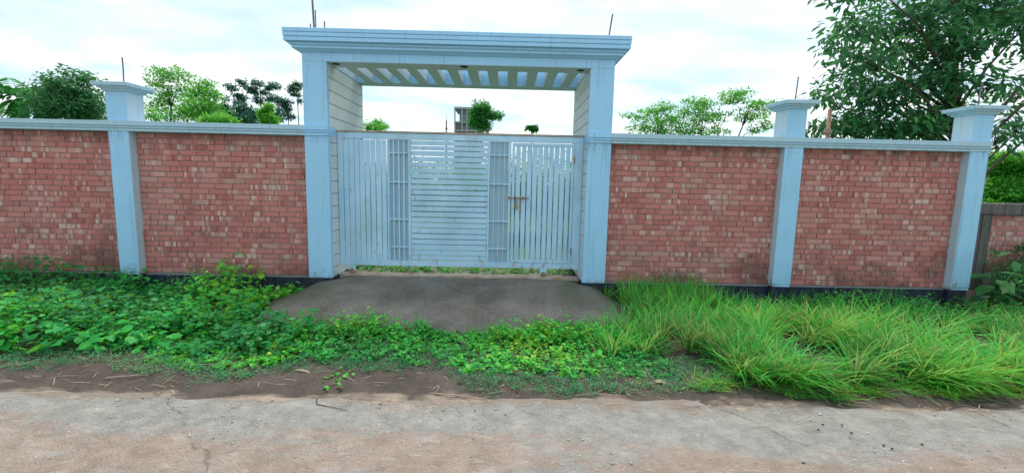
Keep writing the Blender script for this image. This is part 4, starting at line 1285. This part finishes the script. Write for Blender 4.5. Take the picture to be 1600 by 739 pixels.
tree('feathery_tree','feathery light tree with branches reaching towards the first right pier',[(6.8, 7.71, 4.39, 0.53, 0.21), (7.3, 7.92, 4.54, 0.51, 0.16), (7.17, 7.94, 4.33, 0.44, 0.11), (7.41, 7.51, 4.12, 0.49, 0.18), (7.81, 7.54, 4.19, 0.42, 0.18), (7.85, 7.91, 3.9, 0.54, 0.16), (7.65, 8.08, 3.83, 0.44, 0.15), (7.94, 7.65, 3.58, 0.42, 0.14), (7.72, 7.77, 3.43, 0.35, 0.11)],(6.6,7.8,0.13),'leaf_light',0.080,12,88,'tiny',trunk_r=0.045,clump=0.13,nclump=0.5,flat=0.35,group='feathery trees behind the right wall')
tree('shrub','bright green bush behind the old concrete wall',[(13.58, 5.96, 2.33, 0.32, 0.25), (13.82, 5.79, 2.45, 0.32, 0.25), (13.59, 5.82, 1.84, 0.35, 0.32), (14.07, 5.79, 1.93, 0.35, 0.35), (14.43, 5.82, 2.2, 0.35, 0.35), (13.41, 5.96, 1.65, 0.18, 0.27), (13.2,5.9,1.4,.7,.6),(14.2,5.9,1.6,.8,.7),(15.1,6.0,2.0,.9,.9),(13.9,6.0,2.4,.7,.4)],(13.5,5.9,0.13),'leaf_light',0.10,40,89,trunk_r=0.06,clump=0.22,nclump=1.5,cat='shrub')
tree('conifer','small dark conifer beside the bright bushy tree',[(-21.9,28.8,7.5,.12,.3),(-21.9,28.8,7.0,.4,.14),(-21.95,28.8,6.6,.6,.14),(-21.9,28.7,6.2,.75,.14),(-21.9,28.8,5.8,.9,.16)],(-21.9,28.8,0.13),'leaf_bluish',0.22,16,90,trunk_r=0.12,clump=0.22,nclump=1.2,top=7.5)
tree('shrub','dark small-leaved shrub in front of the old concrete wall',[(7.75,0.02,.75,.25,.22),(8.1,0.0,.6,.32,.28),(7.6,-.05,.45,.3,.25),(8.1,-.1,.3,.35,.25),(7.3,-.05,.3,.25,.22)],(7.8,0.05,-0.06),'leaf_dark',0.05,34,91,trunk_r=0.02,clump=0.11,nclump=1.0,cat='shrub')


def palm(name, label, top, base, nf, L, mat, seed, rad=0.14, leaflet=0.5, group=None):
    r = np.random.default_rng(seed)
    o = thing(name, label, 'palm tree', base, group)
    m = MB()
    tp = Vector(top)
    m.tube([base, Vector(base).lerp(tp, 0.5) + Vector((0.1, 0, 0)), tp], [rad, rad * 0.85, rad * 0.7], 8)
    m.build('trunk', M['bark'], o, True)
    for i in range(nf):
        az = 2 * math.pi * (i + r.uniform(-.3, .3)) / nf
        el = math.radians(r.uniform(5, 75))
        s = Soup()
        n = 12
        P_ = [np.array(top)]
        for k in range(n):
            d = np.array([math.cos(az) * math.cos(el), math.sin(az) * math.cos(el), math.sin(el)])
            P_.append(P_[-1] + d * L / n)
            el -= math.radians(r.uniform(5, 11))
        P_ = np.array(P_)
        sd = np.array([-math.sin(az), math.cos(az), 0.0])
        s.strips(P_[None], np.full((1, n + 1), 0.02), sd[None], np.array([0.3]))
        q = np.repeat(np.arange(2, n + 1), 2)
        sg = np.tile([-1, 1], len(q) // 2)
        dirn = unit(P_[q] - P_[q - 1])
        ax = unit(sd[None] * sg[:, None] + dirn * 0.55 + np.array([0, 0, -0.55]))
        ln = leaflet * np.sin(np.linspace(0.5, 2.9, len(q))) + 0.1
        s.add(*leaves(P_[q], ax, ln, 'long', r.uniform(0.2, 0.9, len(q)), 0.3, 0.9, r=r))
        s.build('frond', M[mat], o)
    return o


GT_ = 'trees beyond the wall'
palm('palm_tree', 'feathery palm at the left edge behind the wall', (-32.2, 23.8, 6.3), (-32.0, 23.8, 0.13), 18, 2.3, 'leaf_mid', 51, 0.16, 0.9)
palm('palm_tree', 'second darker palm beside the dense round tree at left', (-30.0, 24.6, 5.6), (-30.2, 24.6, 0.13), 16, 2.0, 'leaf_dark', 52, 0.15, 0.9)
palm('palm_tree', 'tiny lone palm showing above the wicket door', (3.55, 63.8, 10.2), (3.6, 63.8, 0.13), 22, 1.15, 'leaf_mid', 53, 0.14, 0.75)

# ------------------------------------------------------------------ far building and poles
bd = thing('apartment_building', 'distant unfinished grey apartment block above the gate', 'building', (-14.5, 150, 0.1))
X0, X1, Y0, Y1 = -18.2, -9.6, 143.8, 156.0
FH = 2.75
box('wall', M['bld'], bd, X0 + 0.25, X1 - 0.25, Y0 + 1.0, Y1, 0.1, 21.6, 0)
for k in range(9):
    zf = 24.0 - k * FH
    if zf < 1:
        break
    box('floor_slab', M['bld_conc'], bd, X0, X1, Y0, Y1 + 0.1, zf - 2.75, zf - 2.30, 0)
    for a, b, dz in ((X0 + 0.5, X0 + 2.1, 1.9), (X0 + 3.0, X0 + 3.6, 1.5), (X0 + 4.6, X0 + 6.9, 1.9), (X0 + 7.3, X0 + 8.0, 1.4)):
        wz = zf - 2.75 - 0.3
        if wz - dz < 0.3:
            continue
        wd = MB().box(a, b, Y0 + 0.92, Y0 + 1.04, wz - dz, wz, 0).build('window', M['bld_glass'], bd)
        MB().box((a + b) / 2 - 0.05, (a + b) / 2 + 0.05, Y0 + 0.86, Y0 + 0.919, wz - dz, wz, 0).build('frame', M['bld_conc'], wd)
        MB().box(a, b, Y0 + 0.80, Y0 + 0.859, wz - dz * 0.55, wz - dz * 0.5, 0).build('railing', M['bld_conc'], wd)
for x in (X0 + 0.1, X0 + 2.5, X0 + 4.1, X0 + 7.1, X1 - 0.1):
    box('pillar', M['bld_conc'], bd, x - 0.2, x + 0.2, Y0 + 0.05, Y0 + 0.5, 0.1, 26.0, 0)
box('roof_slab', M['bld_conc'], bd, X0 - 0.1, X1 + 0.1, Y0 - 0.1, Y1 + 0.2, 25.7, 26.35, 0)
box('roof_room', M['bld'], bd, X0 + 1.5, X1 - 0.3, Y0 + 1.5, Y1 - 1, 21.7, 25.69, 0)

up = thing('utility_pole', 'thin grey utility pole left of the distant building', 'pole', (-8.35, 53.8, 0.1))
m = MB()
m.tube([(-8.35, 53.8, 0.1), (-8.35, 53.8, 9.7)], [0.16, 0.09], 10)
m.build('shaft', M['old_concrete'], up, True)
MB().tube([(-8.35, 53.8, 9.7), (-8.35, 53.8, 10.25)], [0.03, 0.02], 6).build('insulator_pin', M['rebar'], up)
MB().box(-8.50, -8.20, 53.70, 53.95, 8.55, 8.72, 0.01).build('bracket', M['rebar'], up)
rp = thing('rusty_post', 'rusty brown iron post behind the right-hand wall', 'post', (5.75, 1.77, 0.13))
MB().tube([(5.78, 1.77, 0.1), (5.74, 1.77, 1.6), (5.72, 1.77, 3.04)], [0.040, 0.036, 0.033], 8).build('shaft', M['rust'], rp, True)
MB().box(5.68, 5.77, 1.72, 1.82, 2.60, 2.66, 0.004).build('clamp', M['rust'], rp)

# ------------------------------------------------------------------ litter on soil and road
s = Soup()
n = 190
x = rng.uniform(-4.4, 4.6, n)
y = front(x) - rng.uniform(-0.12, 0.38, n)
keep = y > -3.22
x, y = x[keep], y[keep]
n = len(x)
az = rng.normal(0, 0.7, n) + np.where(rng.random(n) < .5, 0, math.pi)
L = rng.uniform(0.03, 0.16, n)
d = np.column_stack([np.cos(az), np.sin(az)])
tt = np.linspace(-.5, .5, 4)
PX_ = x[:, None] + d[:, :1] * L[:, None] * tt + 0.1 * L[:, None] * np.sin(3 * tt) * -d[:, 1:]
PY_ = y[:, None] + d[:, 1:] * L[:, None] * tt
P_ = np.stack([PX_, PY_, np.maximum(gz(PX_, PY_), np.where(PY_ < -3.13, 0.012, -1)) + 0.006 + 0.01 * rng.random((n, 1))], -1)
s.strips(P_, np.tile([0.0010, 0.0017, 0.0016, 0.0008], (n, 1)), np.column_stack([-d[:, 1], d[:, 0], np.zeros(n)]), rng.random(n))
tag(s.build('straw_litter', M['straw']), 'dry straw and stalks scattered on the brown soil', 'litter', kind='stuff')
# grit on the road
n = 2600
x = rng.uniform(-5.2, 5.4, n)
y = -3.12 - np.abs(rng.normal(0, 0.75, n))
z = np.where(y < -3.16, 0.010, gz(x, y)) + np.interp(-y, [3.2, 4.2], [0, 0.006])
sz = rng.gamma(2.0, 0.0016, n) + 0.0012
oc = np.array([(1, 0, 0), (0, 1, 0), (-1, 0, 0), (0, -1, 0), (0, 0, .75), (0, 0, -.75)], float)
of = np.array([(0, 1, 4), (1, 2, 4), (2, 3, 4), (3, 0, 4), (1, 0, 5), (2, 1, 5), (3, 2, 5), (0, 3, 5)])
a = rng.uniform(0, 6.28, n)
ca, sa = np.cos(a)[:, None], np.sin(a)[:, None]
V = oc[None] * rng.uniform(0.7, 1.4, (n, 6, 1)) * sz[:, None, None]
V = np.stack([V[..., 0] * ca - V[..., 1] * sa, V[..., 0] * sa + V[..., 1] * ca, V[..., 2]], -1) + np.stack([x, y, z], 1)[:, None]
F = (of[None] + (np.arange(n) * 6)[:, None, None]).reshape(-1, 3)
g = obj('grit', mesh_np('grit', V.reshape(-1, 3), F, M['chips'], np.repeat(rng.random(n), 6)))
tag(g, 'fine stone grit lying on the worn road', 'grit', kind='stuff')


def stick(name, label, pts, r0, mat='twig', side=None):
    o = thing(name, label, 'twig', pts[0])
    m = MB()
    m.tube(pts, [r0 * (1 - 0.5 * i / (len(pts) - 1)) for i in range(len(pts))], 5)
    m.build('stalk', M[mat], o, True)
    if side:
        MB().tube(side, [r0 * 0.6, r0 * 0.5, r0 * 0.3], 5).build('side_shoot', M[mat], o, True)
    return o


stick('dry_twig', 'long pale dry twig lying at the road edge below the creepers', [(-0.56, -3.07, .014), (-0.40, -3.09, .018), (-0.2, -3.13, .016), (-0.06, -3.185, .022)], 0.0055,
      side=[(-0.52, -3.075, .016), (-0.49, -3.03, .05), (-0.58, -3.01, .03)])
stick('dry_twig', 'short thick pale twig on the soil in front of the left weeds', [(-2.68, -2.66, .016), (-2.5, -2.63, .022), (-2.3, -2.60, .020)], 0.005)
stick('dry_twig', 'thin forked twig lying on the soil at far left', [(-3.15, -2.90, .010), (-2.98, -2.86, .014), (-2.86, -2.83, .012)], 0.004, side=[(-3.0, -2.866, .013), (-2.93, -2.84, .02), (-2.88, -2.80, .015)])
stick('dry_twig', 'loose straw twig under the herbs right of centre', [(0.55, -3.06, .012), (0.72, -3.03, .016), (0.93, -3.06, .012)], 0.004, side=[(0.68, -3.035, .015), (0.75, -3.0, .02), (0.80, -2.96, .015)])
stick('dry_twig', 'dark thin dead vine trailing onto the road left of centre', [(-1.36, -3.18, .016), (-1.32, -3.27, .018), (-1.22, -3.30, .020), (-1.08, -3.345, .018)], 0.004, 'bark')
pod = thing('dry_pod', 'small pinkish dry seed pod on the soil left of centre', 'pod', (-1.68, -2.73, 0.01))
MB().tube([(-1.74, -2.71, .018), (-1.68, -2.73, .024), (-1.62, -2.745, .020), (-1.60, -2.765, .016)], [0.006, 0.011, 0.009, 0.003], 7).build('husk', M['twig'], pod, True)
dl = thing('fallen_leaf', 'pale dry leaf lying on the soil beside the tall grass', 'leaf', (1.28, -2.81, 0.0))
V, FF, RR = leaves(np.array([[1.22, -2.82, 0.018]]), np.array([[1.0, 0.08, 0.06]]), [0.13], 'long', [0.7], 0.12, 1.3)
obj('blade', mesh_np('blade', V - np.array([1.28, -2.81, 0]), FF, M['dead_leaf'], RR), dl)
vine = thing('creeping_vine', 'small green vine trailing across the bare soil left of centre', 'plant', (-1.3, -2.9, 0.0))
MB().tube([(-1.36, -2.68, .03), (-1.30, -2.80, .02), (-1.33, -2.92, .02), (-1.38, -3.04, .015)], [0.003] * 4, 5).build('stem', M['stem'], vine)
sp = Soup()
k = 26
px = np.column_stack([-1.33 + rng.normal(0, 0.06, k), rng.uniform(-3.06, -2.68, k), rng.uniform(0.015, 0.04, k)])
sp.add(*leaves(px, dirs(k, -5, 30), rng.uniform(0.018, 0.038, k), 'round', rng.uniform(0.3, 0.9, k)))
sp.build('foliage', M['clover'], vine)
me = mesh_py('pellet', [tuple(q) for q in (oc * np.array([0.011, 0.009, 0.008]))], [tuple(q) for q in of], M['dropping'], True)
for i, (x, y) in enumerate([(2.176, -3.435), (2.305, -3.439), (2.299, -3.531), (2.656, -3.65), (2.393, -3.67), (1.758, -3.86), (2.42, -3.70), (2.10, -3.50)]):
    o = obj('dark_pellet', me, None, (x, y, 0.020))
    o.rotation_euler = (0, 0, i * 1.1)
    tag(o, 'small dark pellet lying on the bare road at right', 'pellet', 'dark pellets on the right of the road')
